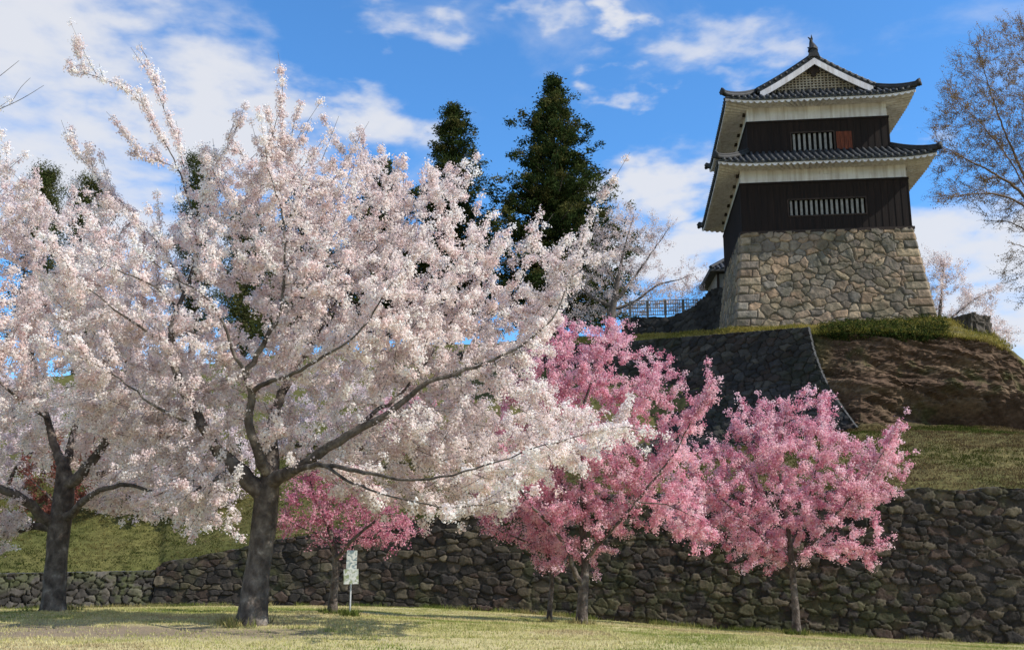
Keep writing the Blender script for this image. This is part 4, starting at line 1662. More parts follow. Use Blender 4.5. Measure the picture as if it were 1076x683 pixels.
# white cherry on the left edge
Yl = 17.2
LEFT_LIMBS = [
    [(55, 643, Yl, .20), (58, 610, Yl, .18), (60, 580, Yl, .175), (62, 555, Yl, .185), (66, 530, Yl, .175), (68, 500, Yl, .135), (66, 488, Yl, .10)],
    [(58, 552, Yl, .11), (45, 542, Yl - .2, .09), (25, 525, Yl - .5, .075), (5, 515, Yl - .7, .062), (-30, 500, Yl - .9, .045), (-80, 470, Yl - 1, .03), (-120, 420, Yl - 1, .018)],
    [(56, 556, Yl, .075), (35, 552, Yl + .2, .06), (10, 560, Yl + .4, .045), (-30, 565, Yl + .6, .03), (-80, 560, Yl + .7, .018)],
    [(72, 510, Yl, .11), (85, 498, Yl - .2, .09), (98, 482, Yl - .3, .08), (110, 465, Yl - .4, .066), (118, 445, Yl - .5, .052), (122, 425, Yl - .5, .04), (130, 395, Yl - .6, .028), (135, 350, Yl - .7, .018), (138, 310, Yl - .7, .011)],
    [(70, 545, Yl, .08), (85, 530, Yl - .5, .062), (105, 515, Yl - .9, .046), (135, 510, Yl - 1.2, .032), (170, 520, Yl - 1.4, .018), (205, 535, Yl - 1.5, .01)],
    [(66, 490, Yl, .095), (58, 470, Yl + .2, .075), (50, 440, Yl + .4, .056), (40, 400, Yl + .6, .04), (30, 350, Yl + .7, .028), (25, 300, Yl + .8, .018), (30, 250, Yl + .8, .01), (40, 215, Yl + .8, .005)],
    [(70, 488, Yl, .085), (76, 460, Yl + .5, .06), (85, 420, Yl + .9, .042), (95, 370, Yl + 1.2, .028), (100, 310, Yl + 1.3, .016), (105, 260, Yl + 1.3, .008)],
    [(50, 440, Yl + .4, .035), (20, 420, Yl - .4, .027), (-10, 390, Yl - .9, .02), (-40, 340, Yl - 1.2, .014), (-60, 280, Yl - 1.4, .010), (-52, 210, Yl - 1.5, .007), (-35, 150, Yl - 1.5, .006), (-8, 118, Yl - 1.5, .005), (12, 104, Yl - 1.5, .003)],
    [(-52, 210, Yl - 1.5, .006), (-30, 190, Yl - 1.5, .005), (0, 172, Yl - 1.6, .003)],
    [(85, 498, Yl - .2, .04), (115, 495, Yl + .4, .03), (150, 480, Yl + .8, .02), (185, 470, Yl + 1, .011)],
]
LEFT_BARE = [[(-8, 118, Yl - 1.5, .006), (15, 108, Yl - 1.5, .006), (30, 100, Yl - 1.5, .005), (46, 90, Yl - 1.5, .003)],
             [(12, 108, Yl - 1.5, .005), (22, 92, Yl - 1.5, .004), (32, 82, Yl - 1.5, .003)],
             [(-10, 88, Yl - 1.5, .006), (5, 76, Yl - 1.5, .005), (20, 64, Yl - 1.5, .003)],
             [(-35, 150, Yl - 1.5, .007), (-22, 110, Yl - 1.5, .007), (-10, 88, Yl - 1.5, .006)]]
LEFT_POLY = [(-60, 590), (-130, 540), (-150, 430), (-130, 320), (-90, 240), (-40, 205), (0, 192), (40, 205), (75, 212), (110, 235), (145, 275), (180, 330), (215, 390), (235, 450), (245, 520), (240, 560), (205, 580), (175, 560), (140, 550), (112, 530), (90, 540), (75, 500), (45, 505), (30, 545), (5, 575)]
cherry('white cherry tree with a dark forked trunk at the left edge of the lawn', 'cherry tree', LEFT_LIMBS,
       [dict(poly=LEFT_POLY, Y0=Yl, n=3900, depth=.95, erode=7, front=.35, clump=1.3, gaps=[(55, 520, 22), (95, 548, 25)])],
       202, WHITE, bare=LEFT_BARE, step=.16, kill=.30, per=27, clus=10, size=(.033, .053), sigma=.040, max_flowers=640000, thin=.009, twig=(.22, .8), tfrac=.55, twig_r=.0064, thick_frac=.08)

# pink cherries
Yp = 21.0
P1_LIMBS = [
    [(611, 658, Yp, .125), (612, 635, Yp, .112), (613, 616, Yp, .11), (615, 600, Yp, .085), (614, 575, Yp, .078), (612, 550, Yp, .07), (613, 520, Yp, .062), (612, 480, Yp, .05), (610, 440, Yp, .038), (622, 400, Yp, .025), (632, 365, Yp, .014), (642, 338, Yp, .006)],
    [(613, 616, Yp, .07), (603, 600, Yp - .2, .058), (598, 580, Yp - .3, .05), (585, 560, Yp - .5, .042), (572, 545, Yp - .7, .032), (550, 520, Yp - .9, .022), (535, 490, Yp - 1, .012), (525, 460, Yp - 1, .006)],
    [(614, 590, Yp, .05), (630, 570, Yp - .3, .042), (650, 548, Yp - .5, .035), (668, 528, Yp - .6, .028), (690, 500, Yp - .7, .022), (712, 470, Yp - .8, .014), (730, 435, Yp - .9, .009), (750, 400, Yp - .9, .004)],
    [(612, 545, Yp, .04), (596, 520, Yp + .4, .032), (580, 480, Yp + .7, .024), (565, 430, Yp + .9, .016), (560, 385, Yp + 1, .008)],
    [(612, 480, Yp, .03), (635, 460, Yp + .3, .024), (660, 430, Yp + .5, .016), (690, 402, Yp + .6, .009), (708, 395, Yp + .6, .005)],
    [(668, 528, Yp - .6, .016), (700, 530, Yp - .6, .012), (735, 545, Yp - .6, .007)],
    [(610, 440, Yp, .022), (595, 410, Yp - .3, .015), (585, 375, Yp - .5, .009), (590, 350, Yp - .5, .005)],
    [(598, 580, Yp - .3, .03), (592, 595, Yp - .5, .014), (585, 600, Yp - .7, .007)],
]
P1_POLY = [(600, 604), (575, 600), (558, 570), (540, 540), (520, 500), (515, 450), (525, 400), (540, 365), (580, 350), (615, 340), (645, 333), (668, 342), (672, 365), (690, 378), (706, 396), (700, 418), (696, 435), (700, 448), (712, 440), (718, 430), (735, 405), (752, 396), (748, 430), (735, 460), (722, 490), (755, 530), (752, 565), (715, 580), (690, 560), (655, 565), (640, 595), (625, 590)]
cherry('tall bright pink cherry tree with a forked trunk reaching up past the castle wall', 'cherry tree', P1_LIMBS,
       [dict(poly=P1_POLY, Y0=Yp, n=2500, depth=.8, erode=5, front=.75, clump=1.5)],
       303, PINK, step=.15, kill=.27, per=24, clus=10, thin=.010, thick_frac=.35, tfrac=.6, size=(.032, .052), sigma=.042, max_flowers=380000, twig=(.18, .6), group='pink cherry trees')

Yq = 21.6
P2_LIMBS = [
    [(577, 655, Yq, .07), (578, 635, Yq, .055), (580, 610, Yq, .05), (576, 585, Yq, .045), (566, 560, Yq, .036), (552, 530, Yq, .026), (535, 500, Yq, .016), (520, 470, Yq, .008)],
    [(576, 585, Yq, .03), (555, 570, Yq - .3, .022), (530, 560, Yq - .5, .014), (505, 545, Yq - .6, .008)],
    [(566, 560, Yq, .024), (578, 530, Yq + .3, .018), (588, 500, Yq + .4, .010), (592, 470, Yq + .4, .006)],
]
P2_POLY = [(580, 606), (545, 585), (510, 562), (488, 530), (492, 495), (512, 460), (545, 450), (580, 460), (600, 500), (602, 550), (598, 595)]
cherry('slender pink cherry tree with a thin trunk just left of the forked pink one', 'cherry tree', P2_LIMBS,
       [dict(poly=P2_POLY, Y0=Yq, n=800, depth=.8, erode=5, front=.8)], 304, PINK + DEEP[:2], step=.15, kill=.28, per=10, clus=13, size=(.034, .058), sigma=.05,
       max_flowers=90000, twig=(.14, .4), group='pink cherry trees')

Yr = 24.0
P3_LIMBS = [
    [(837, 667, Yr, .105), (836, 640, Yr, .085), (834, 615, Yr, .08), (832, 595, Yr, .072), (830, 570, Yr, .06), (826, 540, Yr, .048), (820, 500, Yr, .034), (822, 460, Yr, .02), (828, 420, Yr, .007)],
    [(833, 600, Yr, .045), (850, 575, Yr - .3, .036), (875, 545, Yr - .5, .027), (900, 515, Yr - .6, .018), (925, 480, Yr - .7, .010), (944, 445, Yr - .7, .005)],
    [(832, 596, Yr, .045), (812, 575, Yr - .3, .036), (785, 550, Yr - .5, .026), (755, 520, Yr - .6, .017), (730, 495, Yr - .7, .009)],
    [(830, 575, Yr, .035), (845, 540, Yr + .5, .026), (858, 490, Yr + .7, .016), (870, 430, Yr + .8, .007)],
    [(826, 550, Yr, .03), (800, 520, Yr + .5, .022), (780, 480, Yr + .8, .014), (770, 450, Yr + .9, .008)],
    [(850, 575, Yr - .3, .02), (885, 572, Yr - .4, .014), (920, 578, Yr - .4, .007)],
]
P3_POLY = [(838, 612), (800, 604), (765, 592), (730, 582), (695, 560), (690, 530), (710, 495), (735, 462), (765, 452), (778, 425), (805, 414), (822, 408), (850, 425), (880, 404), (872, 440), (900, 462), (930, 450), (947, 438), (944, 462), (958, 488), (950, 515), (932, 540), (925, 562), (900, 575), (932, 588), (900, 600), (870, 596)]
cherry('round pink cherry tree with a thin straight trunk nearest the right edge', 'cherry tree', P3_LIMBS,
       [dict(poly=P3_POLY, Y0=Yr, n=1900, depth=.8, erode=5, front=.7, clump=1.5, gaps=[(770, 600, 10)])],
       305, PINK, step=.16, kill=.28, per=24, clus=10, thin=.010, thick_frac=.3, tfrac=.6, size=(.034, .056), sigma=.044, max_flowers=360000, twig=(.18, .6), group='pink cherry trees')

Ys = 18.5
P4_LIMBS = [
    [(349, 646, Ys, .095), (351, 620, Ys, .075), (353, 595, Ys, .068), (350, 570, Ys, .055), (342, 545, Ys, .04), (330, 520, Ys, .022), (325, 500, Ys, .010)],
    [(352, 590, Ys, .045), (368, 570, Ys - .3, .035), (385, 555, Ys - .4, .024), (405, 540, Ys - .5, .015), (425, 545, Ys - .6, .008)],
    [(351, 575, Ys, .03), (335, 562, Ys - .3, .022), (312, 552, Ys - .4, .012), (298, 545, Ys - .4, .007)],
    [(353, 590, Ys, .03), (365, 560, Ys + .4, .022), (375, 530, Ys + .6, .014), (380, 505, Ys + .6, .008)],
]
P4_POLY = [(300, 562), (288, 545), (296, 515), (325, 490), (370, 490), (410, 515), (432, 545), (438, 570), (410, 582), (385, 575), (360, 582), (330, 575)]
cherry('small deep pink cherry tree with a dark leaning trunk beside the signpost', 'cherry tree', P4_LIMBS,
       [dict(poly=P4_POLY, Y0=Ys, n=1000, depth=.9, erode=4, front=.8)], 306, DEEP, step=.13, kill=.23, per=10, clus=13, size=(.03, .052), sigma=.045, max_flowers=60000,
       twig=(.12, .35), group='pink cherry trees')

Yt = 36.0
P5_LIMBS = [
    [(452, 520, Yt, .13), (452, 500, Yt, .11), (450, 480, Yt, .09), (446, 460, Yt, .05), (440, 435, Yt, .02), (436, 415, Yt, .008)],
    [(451, 485, Yt, .05), (470, 465, Yt, .035), (488, 445, Yt, .02), (500, 430, Yt, .01)],
    [(451, 485, Yt, .05), (430, 468, Yt, .035), (408, 455, Yt, .02), (395, 440, Yt, .01)],
]
P5_POLY = [(400, 480), (385, 455), (395, 425), (430, 408), (475, 412), (505, 430), (515, 460), (490, 485), (440, 488)]
cherry('pink cherry tree on the terrace half hidden behind the large white cherry', 'cherry tree', P5_LIMBS,
       [dict(poly=P5_POLY, Y0=Yt, n=420, depth=.8, erode=3)], 307, PINK[:3] + DEEP[:1], step=.25, kill=.45, per=10, clus=9, size=(.06, .10), sigma=.08, max_flowers=26000,
       twig=(.2, .6), group='pink cherry trees')

# white cherries on the bank behind, seen through and below the front crowns
FARW = [(.84, .74, .74), (.88, .80, .785), (.78, .67, .68), (.70, .58, .60)]
for (lab, lx_, by_, Y_, poly_, sd_) in (
        ('white cherry tree on the grassy bank, glimpsed between the two front white cherry trunks', 188, 590, 35.0,
         [(95, 545), (85, 500), (100, 450), (140, 425), (190, 415), (240, 430), (275, 470), (275, 530), (255, 570), (205, 582), (165, 570), (120, 562)], 401),
        ('white cherry tree on the bank at the far left, behind the left cherry crown', -8, 575, 38.0,
         [(-90, 540), (-85, 460), (-50, 400), (0, 375), (50, 385), (85, 430), (80, 470), (60, 500), (20, 520), (-30, 545)], 402),
        ('white cherry tree on the terrace behind the middle of the large white cherry', 350, 545, 40.0,
         [(275, 500), (270, 450), (295, 400), (340, 375), (390, 385), (420, 420), (415, 465), (385, 495), (330, 510)], 403)):
    top_ = min(q[1] for q in poly_)
    mid_ = (top_ + by_) / 2
    lm_ = [[(lx_, by_, Y_, .20), (lx_ + 1, by_ - 25, Y_, .16), (lx_ + 2, mid_ + 12, Y_, .12), (lx_ - 2, mid_ - 12, Y_, .08), (lx_ + 3, top_ + 15, Y_, .02)],
           [(lx_ + 1, by_ - 28, Y_, .10), (lx_ + 28, mid_ + 12, Y_ - .5, .06), (lx_ + 55, mid_ - 5, Y_ - .8, .02)],
           [(lx_ + 1, by_ - 30, Y_, .10), (lx_ - 28, mid_ + 12, Y_ - .5, .06), (lx_ - 60, mid_, Y_ - .8, .02)]]
    cherry(lab, 'cherry tree', lm_, [dict(poly=poly_, Y0=Y_, n=1000, depth=.8, erode=4, front=.8)], sd_, FARW, step=.26, kill=.42, infl=4, per=12, clus=7,
           size=(.055, .095), sigma=.075, max_flowers=90000, twig=(.2, .7), thin=.014, thick_frac=.2, group='white cherry trees on the bank')

# pale cherries on the rampart, thin blossom
PALE = [(.80, .69, .655), (.86, .77, .735), (.72, .59, .56), (.62, .50, .47)]
Yb = 60.0
P6_LIMBS = [
    [(640, 352, Yb, .30), (642, 335, Yb, .24), (645, 318, Yb, .20), (648, 300, Yb, .14), (652, 280, Yb, .10), (656, 262, Yb, .06), (662, 240, Yb, .03), (666, 226, Yb, .012)],
    [(644, 322, Yb, .13), (622, 312, Yb, .11), (610, 300, Yb, .09), (596, 292, Yb, .07), (580, 280, Yb, .04)],
    [(645, 318, Yb, .12), (660, 300, Yb, .09), (675, 280, Yb, .06), (690, 258, Yb, .035), (704, 238, Yb, .012)],
    [(645, 325, Yb, .11), (665, 318, Yb, .09), (690, 300, Yb, .06), (710, 295, Yb, .035), (728, 288, Yb, .012)],
    [(648, 300, Yb, .08), (636, 280, Yb, .05), (630, 255, Yb, .03), (640, 235, Yb, .012)],
    [(622, 312, Yb, .07), (612, 325, Yb, .055), (600, 318, Yb, .04), (588, 310, Yb, .02)],
]
P6_POLY = [(575, 335), (580, 300), (600, 275), (622, 250), (640, 222), (668, 222), (690, 235), (708, 234), (700, 262), (688, 285), (705, 285), (730, 270), (738, 300), (740, 332), (700, 336), (660, 332), (640, 335), (610, 340)]
cherry('pale half bare cherry tree on the rampart between the tall cedar and the tower', 'cherry tree', P6_LIMBS,
       [dict(poly=P6_POLY, Y0=Yb, n=1500, depth=.7, erode=2)], 308, PALE, step=.34, kill=.5, infl=5, per=6, clus=7, size=(.06, .10), sigma=.10, max_flowers=150000,
       twig=(.5, 1.4), thin=.03, up_hi=.9, group='pale cherry trees on the rampart', bark='bark_pale')
Yc = 62.0
P7_LIMBS = [
    [(985, 375, Yc, .22), (985, 350, Yc, .16), (988, 325, Yc, .10), (990, 300, Yc, .05), (992, 275, Yc, .015)],
    [(985, 350, Yc, .09), (1005, 330, Yc, .06), (1028, 312, Yc, .03), (1045, 305, Yc, .012)],
    [(986, 345, Yc, .08), (1010, 345, Yc, .05), (1040, 345, Yc, .03), (1064, 350, Yc, .012)],
    [(986, 340, Yc, .07), (970, 310, Yc, .04), (962, 280, Yc, .015)],
]
P7_POLY = [(965, 370), (955, 330), (960, 285), (985, 262), (1005, 275), (1020, 300), (1045, 298), (1050, 315), (1040, 330), (1070, 345), (1068, 362), (1040, 365), (1010, 372)]
cherry('pale pink cherry tree behind the right corner of the stone base, above the cliff', 'cherry tree', P7_LIMBS,
       [dict(poly=P7_POLY, Y0=Yc, n=1100, depth=.6, erode=2)], 309, PALE, step=.34, kill=.55, infl=5, per=9, clus=7, size=(.06, .11), sigma=.11, max_flowers=170000,
       twig=(.5, 1.3), thin=.03, up_hi=.9, group='pale cherry trees on the rampart', bark='bark_pale')

# bare tree with bronze buds at the right edge
Yz = 50.0
B_LIMBS = [
    [(1130, 420, Yz, .40), (1128, 370, Yz, .32), (1122, 320, Yz, .28), (1118, 270, Yz, .24), (1116, 220, Yz, .18), (1110, 170, Yz, .12), (1100, 110, Yz, .07), (1085, 60, Yz, .03), (1075, 25, Yz, .012)],
    [(1119, 285, Yz, .13), (1095, 235, Yz - .5, .10), (1070, 200, Yz - .8, .075), (1040, 180, Yz - 1, .05), (1010, 165, Yz - 1.2, .03), (985, 150, Yz - 1.3, .012)],
    [(1118, 270, Yz, .11), (1090, 215, Yz + .3, .085), (1065, 160, Yz + .5, .06), (1045, 110, Yz + .7, .035), (1030, 60, Yz + .8, .014)],
    [(1119, 290, Yz, .09), (1085, 225, Yz - 1, .065), (1050, 205, Yz - 1.4, .045), (1015, 205, Yz - 1.6, .025), (985, 210, Yz - 1.7, .010)],
    [(1116, 220, Yz, .10), (1145, 160, Yz, .07), (1170, 100, Yz, .04), (1185, 50, Yz, .015)],
    [(1120, 300, Yz, .07), (1095, 260, Yz + 1, .05), (1065, 235, Yz + 1.6, .03), (1040, 232, Yz + 2, .012)],
    [(1095, 235, Yz - .5, .05), (1062, 170, Yz - 1, .035), (1030, 130, Yz - 1.3, .02), (1000, 100, Yz - 1.4, .010)],
    [(1121, 310, Yz, .06), (1100, 285, Yz - .6, .045), (1080, 262, Yz - 1, .03), (1062, 255, Yz - 1.2, .012)],
    [(1120, 300, Yz, .10), (1150, 240, Yz, .07), (1190, 190, Yz, .03)],
]
B_POLY = [(1000, 215), (978, 205), (982, 165), (978, 130), (985, 90), (1005, 55), (1030, 32), (1065, 20), (1110, 15), (1170, 30), (1215, 80), (1230, 160), (1210, 230), (1160, 270), (1110, 275), (1075, 250), (1050, 232), (1020, 215)]
BUD = [(.26, .165, .085), (.33, .22, .115), (.20, .13, .07), (.27, .20, .09)]
cherry('tall bare tree with fine twigs and bronze buds at the right edge above the cliff', 'tree', B_LIMBS,
       [dict(poly=B_POLY, Y0=Yz, n=2600, depth=.8, erode=2, gaps=[(1020, 185, 10), (1040, 215, 10)]), dict(poly=[(1060, 262), (1045, 300), (1080, 330), (1100, 300), (1095, 265)], Y0=Yz, n=70, depth=.5, erode=1)], 310, BUD, step=.26, kill=.36, infl=4, per=5, clus=4.5, size=(.04, .075), sigma=.09, per_twig=2,
       max_flowers=260000, twig=(.3, 1.0), thin=.02, up_hi=.6, name='bare_tree', bark='bark_twig', twig_r=.010, thick_frac=.08)

# red leaved shrub tree on the bank
Yv = 33.5
R_LIMBS = [[(66, 560, Yv, .10), (66, 535, Yv, .08), (62, 510, Yv, .05), (58, 485, Yv, .02), (56, 465, Yv, .008)], [(66, 535, Yv, .05), (85, 505, Yv, .03), (98, 475, Yv, .012)], [(66, 535, Yv, .05), (45, 515, Yv, .03), (28, 500, Yv, .012)]]
cherry('reddish brown leaved small tree on the bank behind the left white cherry', 'tree', R_LIMBS,
       [dict(poly=[(15, 545), (12, 500), (30, 470), (60, 452), (95, 455), (115, 480), (108, 520), (85, 545), (50, 550)], Y0=Yv, n=500, depth=.8, erode=3)], 311,
       [(.25, .085, .065), (.30, .11, .085), (.19, .07, .055), (.33, .17, .13)], step=.2, kill=.38, per=9, clus=9, size=(.05, .09), sigma=.07, max_flowers=32000, twig=(.2, .5), name='red_leaved_tree')


# ------------------------------------------------------------------ conifers
def conifer(label, top, py_base, Y, half, seed, name='cedar_tree', group='evergreens behind the cherry trees', palette=None, droop=.25, n_wh=46, dens=1.0, pw=.8, trunk_r=.4):
    rg = np.random.default_rng(seed)
    tp = at(top[0], top[1], Y)
    bs = at(top[0], py_base, Y)
    bs[:2] = tp[:2]
    H = tp[2] - bs[2]
    hw = half * Y / F_PX
    t = thing(name, label, 'evergreen tree', bs, 0, group)
    mb_ = MB()
    mb_.tube([(0, 0, -.3), (0.05, 0, H * .3), (0, .05, H * .7), (0, 0, H * .985)], [trunk_r, trunk_r * .8, trunk_r * .4, .03], 9)
    cents, tips = [], []
    for k_ in range(n_wh):
        f_ = (k_ + rg.random()) / n_wh
        z = H * (.12 + .87 * f_)
        rr = hw * min(1.0, ((1 - f_) * 1.25 + .015)) ** pw
        nbr = rg.integers(4, 7)
        a0 = rg.random() * 6.28
        for j in range(nbr):
            a = a0 + j * 6.28 / nbr + rg.normal(0, .3)
            L = rr * (.42 + .70 * rg.random())
            if L < .15:
                L = .15
            dz = -droop * L * (.4 + rg.random()) + .12 * L
            pts = []
            for s in np.linspace(0, 1, 5):
                pts.append((math.cos(a) * L * s, math.sin(a) * L * s, z + dz * s + .16 * L * s * s))
            if L > .5:
                mb_.tube(pts, np.linspace(.05, .012, 5) * (.5 + L / 4), 4, caps=False)
            P = np.array(pts)
            nseg = max(2, int(L * 2.6 * dens))
            for q in range(nseg):
                s = .18 + .84 * (q + rg.random()) / nseg
                i = min(3, int(s * 4))
                w_ = s * 4 - i
                c = P[i] * (1 - w_) + P[i + 1] * w_
                sp = .18 * L * (1.2 - .7 * s) + .08
                c = c + rg.normal(0, 1, 3) * np.array([sp, sp, .10 + .05 * L])
                cents.append(c)
    mb_.build('trunk', M['bark'], t, smooth=True)
    cents = np.array(cents)
    palette = palette or [(.028, .044, .014), (.042, .060, .019), (.062, .074, .023), (.022, .034, .012), (.095, .090, .03)]
    k_ = rg.poisson(62 * dens, len(cents))
    idx = np.repeat(np.arange(len(cents)), k_)
    off = rg.normal(0, 1, (len(idx), 3)) * np.array([.24, .24, .17])
    p = cents[idx] + off
    out = p.copy()
    out[:, 2] = 0
    out /= np.linalg.norm(out, axis=1, keepdims=True) + 1e-6
    d = out * .8 + rg.normal(0, .6, p.shape)
    d[:, 2] += .15
    d /= np.linalg.norm(d, axis=1, keepdims=True)
    w = np.cross(d, rg.normal(0, 1, p.shape))
    w /= np.linalg.norm(w, axis=1, keepdims=True) + 1e-9
    L = (.14 + .18 * rg.random(len(p)))[:, None]
    v = np.stack([p - d * L * .5, p + w * L * .22, p + d * L * .6, p - w * L * .22], 1)
    pal = np.array(palette)
    cc = pal[rg.integers(0, len(pal), len(cents))][idx] * (1 + rg.normal(0, .18, (len(idx), 1)))
    mesh_obj('crown', v.reshape(-1, 3), np.arange(len(p) * 4).reshape(-1, 4), M['leaf'], t, col=np.repeat(np.clip(cc, .004, 1), 4, 0))
    print('CONIFER', label[:25], len(p))
    return t


conifer('tallest dark cedar with a pointed crown, left of the castle tower', (581, 80), 375, 78, 92, 1, n_wh=52, pw=.76)
conifer('narrow dark cedar with a blunt tip behind the large white cherry', (476, 108), 380, 84, 62, 2, n_wh=46, pw=.62)
conifer('dark cedar behind the centre of the large white cherry, seen only through its gaps', (318, 190), 380, 80, 60, 4, n_wh=34, pw=.6)
conifer('lower dark cedar almost hidden behind the upper right of the white cherry', (402, 168), 380, 82, 60, 3, n_wh=40, pw=.6)


def pine(label, cx, top, Y, wpx, seed):
    rg = np.random.default_rng(seed)
    tp = at(cx, top, Y)
    base = np.array([tp[0], tp[1], 10.4])
    H = tp[2] - base[2]
    wd = wpx * Y / F_PX
    t = thing('pine_tree', label, 'evergreen tree', base, 0, 'evergreens behind the cherry trees')
    mb_ = MB()
    mb_.tube([(0, 0, -.3), (.15, 0, H * .4), (-.1, .1, H * .8), (0, 0, H * .97)], [.3, .24, .12, .04], 8)
    cents = []
    for k_ in range(19):
        f_ = k_ / 18
        z = H * (.30 + .68 * f_)
        rr = wd * (1 - (f_ - .35) ** 2 * 1.5) * (.6 + .5 * rg.random()) if f_ < .97 else wd * .25
        a = rg.random() * 6.28
        for j in range(3):
            aa = a + j * 2.1 + rg.normal(0, .3)
            e = np.array([math.cos(aa) * rr, math.sin(aa) * rr, z + .1 * rr])
            mb_.tube([(0, 0, z - .3 * rr), tuple(e * np.array([.5, .5, 1]) - np.array([0, 0, .1 * rr])), tuple(e)], [.07, .05, .02], 5, caps=False)
            for q in range(7):
                cents.append(e * np.array([.45 + .6 * rg.random()] * 2 + [1]) + rg.normal(0, 1, 3) * np.array([.5, .5, .18]))
    mb_.build('trunk', M['bark'], t, smooth=True)
    cents = np.array(cents)
    v, f, c = petals(cents, 75, .28, .12, .30, [(.055, .07, .022), (.075, .085, .03), (.105, .10, .04), (.04, .052, .018)], rg, np.zeros(3), tone_sd=.2, aspect=.3)
    mesh_obj('crown', v, f, M['leaf'], t, col=c)


pine('round topped pine above the left white cherry, leftmost of the evergreens', 51, 178, 74, 22, 11)
pine('small dark pine showing between the two white cherry crowns', 96, 188, 76, 16, 12)
pine('wide pine showing through the top of the large white cherry', 214, 164, 76, 26, 13)
pine('pine glimpsed low in the middle of the large white cherry crown', 262, 222, 72, 24, 14)

# ------------------------------------------------------------------ boulder, ivy, shrubs, signpost
def rock(name, loc, size, seed, label, mat_col, rotz=0.0):
    n = 70
    th = np.linspace(0, math.pi, n)
    ph = np.linspace(0, 2 * math.pi, 2 * n)
    T, Ph = np.meshgrid(th, ph, indexing='ij')
    d = np.stack([np.sin(T) * np.cos(Ph), np.sin(T) * np.sin(Ph), np.cos(T)], -1).reshape(-1, 3)
    p_ = np.sign(d) * np.abs(d) ** .62
    p_ = p_ / np.max(np.abs(p_), axis=1, keepdims=True) * .5 * (.82 + .18 * (np.linalg.norm(p_, axis=1, keepdims=True) / 1.7))
    p_ = p_ * np.array(size) * (0.86 + .3 * fbm(d, 1.6, 4, seed))[:, None]
    p_ = p_ + d * ((np.abs(fbm(d, 2.6, 4, seed + 9) - .5) * -.9 + .1) + (fbm(d, 7, 3, seed + 5) - .5) * .25)[:, None] * .6
    c = np.array(mat_col) * (.45 + 1.1 * fbm(d, 4, 4, seed + 3))[:, None]
    o = mesh_obj(name, p_, grid_faces(n, 2 * n), M['stone'], col=c, smooth=True)
    o.location = loc
    o.rotation_euler = (0, .06, rotz)
    return tag(o, label, 'boulder')


bp_ = at(1026, 345, 42.0)
rock('boulder', (bp_[0], bp_[1] + .4, bp_[2] + .02), (1.15, 1.2, 1.15), 5, 'dark blocky boulder on the cliff edge right of the tower base', (.075, .062, .050), .3)


def hill_point(px_, row_f):
    i = np.interp(px_, gpx, np.arange(NPX))
    return HILL[int(row_f), int(round(i))]


# ivy and grass hanging over the cliff edge below the tower
rg = np.random.default_rng(77)
cs = []
for i in range(2200):
    px_ = 862 + 132 * rg.random()
    depth_ = (.35 + .65 * math.sin((px_ - 862) / 132 * 3.0 + .3)) * rg.random() ** 1.3
    rw_ = 31 + KC - depth_ * 9 * (.5 + .9 * vnoise(np.array([[px_ * .06, 1.0]]), 1.0)[0]) + rg.normal(0, .8)
    if rg.random() < .3:
        rw_ = 30 + KC + 7 * rg.random()
    p = hill_point(px_, np.clip(rw_, 50, 35 + KC)) + rg.normal(0, .07, 3) + np.array([0, -.03, .0])
    cs.append(p)
v, f, c = petals(np.array(cs), 11, .08, .05, .11, [(.032, .050, .013), (.05, .068, .017), (.022, .034, .010), (.10, .095, .032)], rg, np.zeros(3), tone_sd=.2, aspect=.6)
tag(mesh_obj('ivy', v, f, M['leaf'], col=c), 'green ivy and grass hanging over the cliff edge under the tower', 'ivy', kind='stuff')

# rough grass on the terrace slope, the bank and the mound edge
def tufts(name, label, pts, hmin, hmax, per, pal, seed, lean=.35, spread=.06, width=.012):
    rg = np.random.default_rng(seed)
    idx = np.repeat(np.arange(len(pts)), per)
    p = pts[idx] + rg.normal(0, spread, (len(idx), 3)) * np.array([1, 1, .1])
    h = (hmin + (hmax - hmin) * rg.random(len(idx)))[:, None]
    d = rg.normal(0, lean, p.shape)
    d[:, 2] = 1
    d /= np.linalg.norm(d, axis=1, keepdims=True)
    a = rg.random(len(idx)) * math.pi
    w = np.stack([np.cos(a), np.sin(a), 0 * a], -1) * (width * (.6 + .8 * rg.random(len(idx))))[:, None]
    tip = p + d * h
    v = np.stack([p - w, p + w, tip], 1).reshape(-1, 3)
    pa = np.array(pal)
    tone = fbm(pts, .6, 4, seed)
    ci = np.clip((tone - .28) / .44, 0, .999) * len(pa)
    k0 = np.clip(ci + rg.normal(0, .6, len(pts)), 0, len(pa) - 1).astype(int)
    c = pa[k0][idx] * (1 + rg.normal(0, .18, (len(idx), 1)))
    o = mesh_obj(name, v, np.arange(len(v)).reshape(-1, 3), M['grass_blade'], col=np.repeat(np.clip(c, .01, .9), 3, 0))
    return tag(o, label, 'grass', kind='stuff')


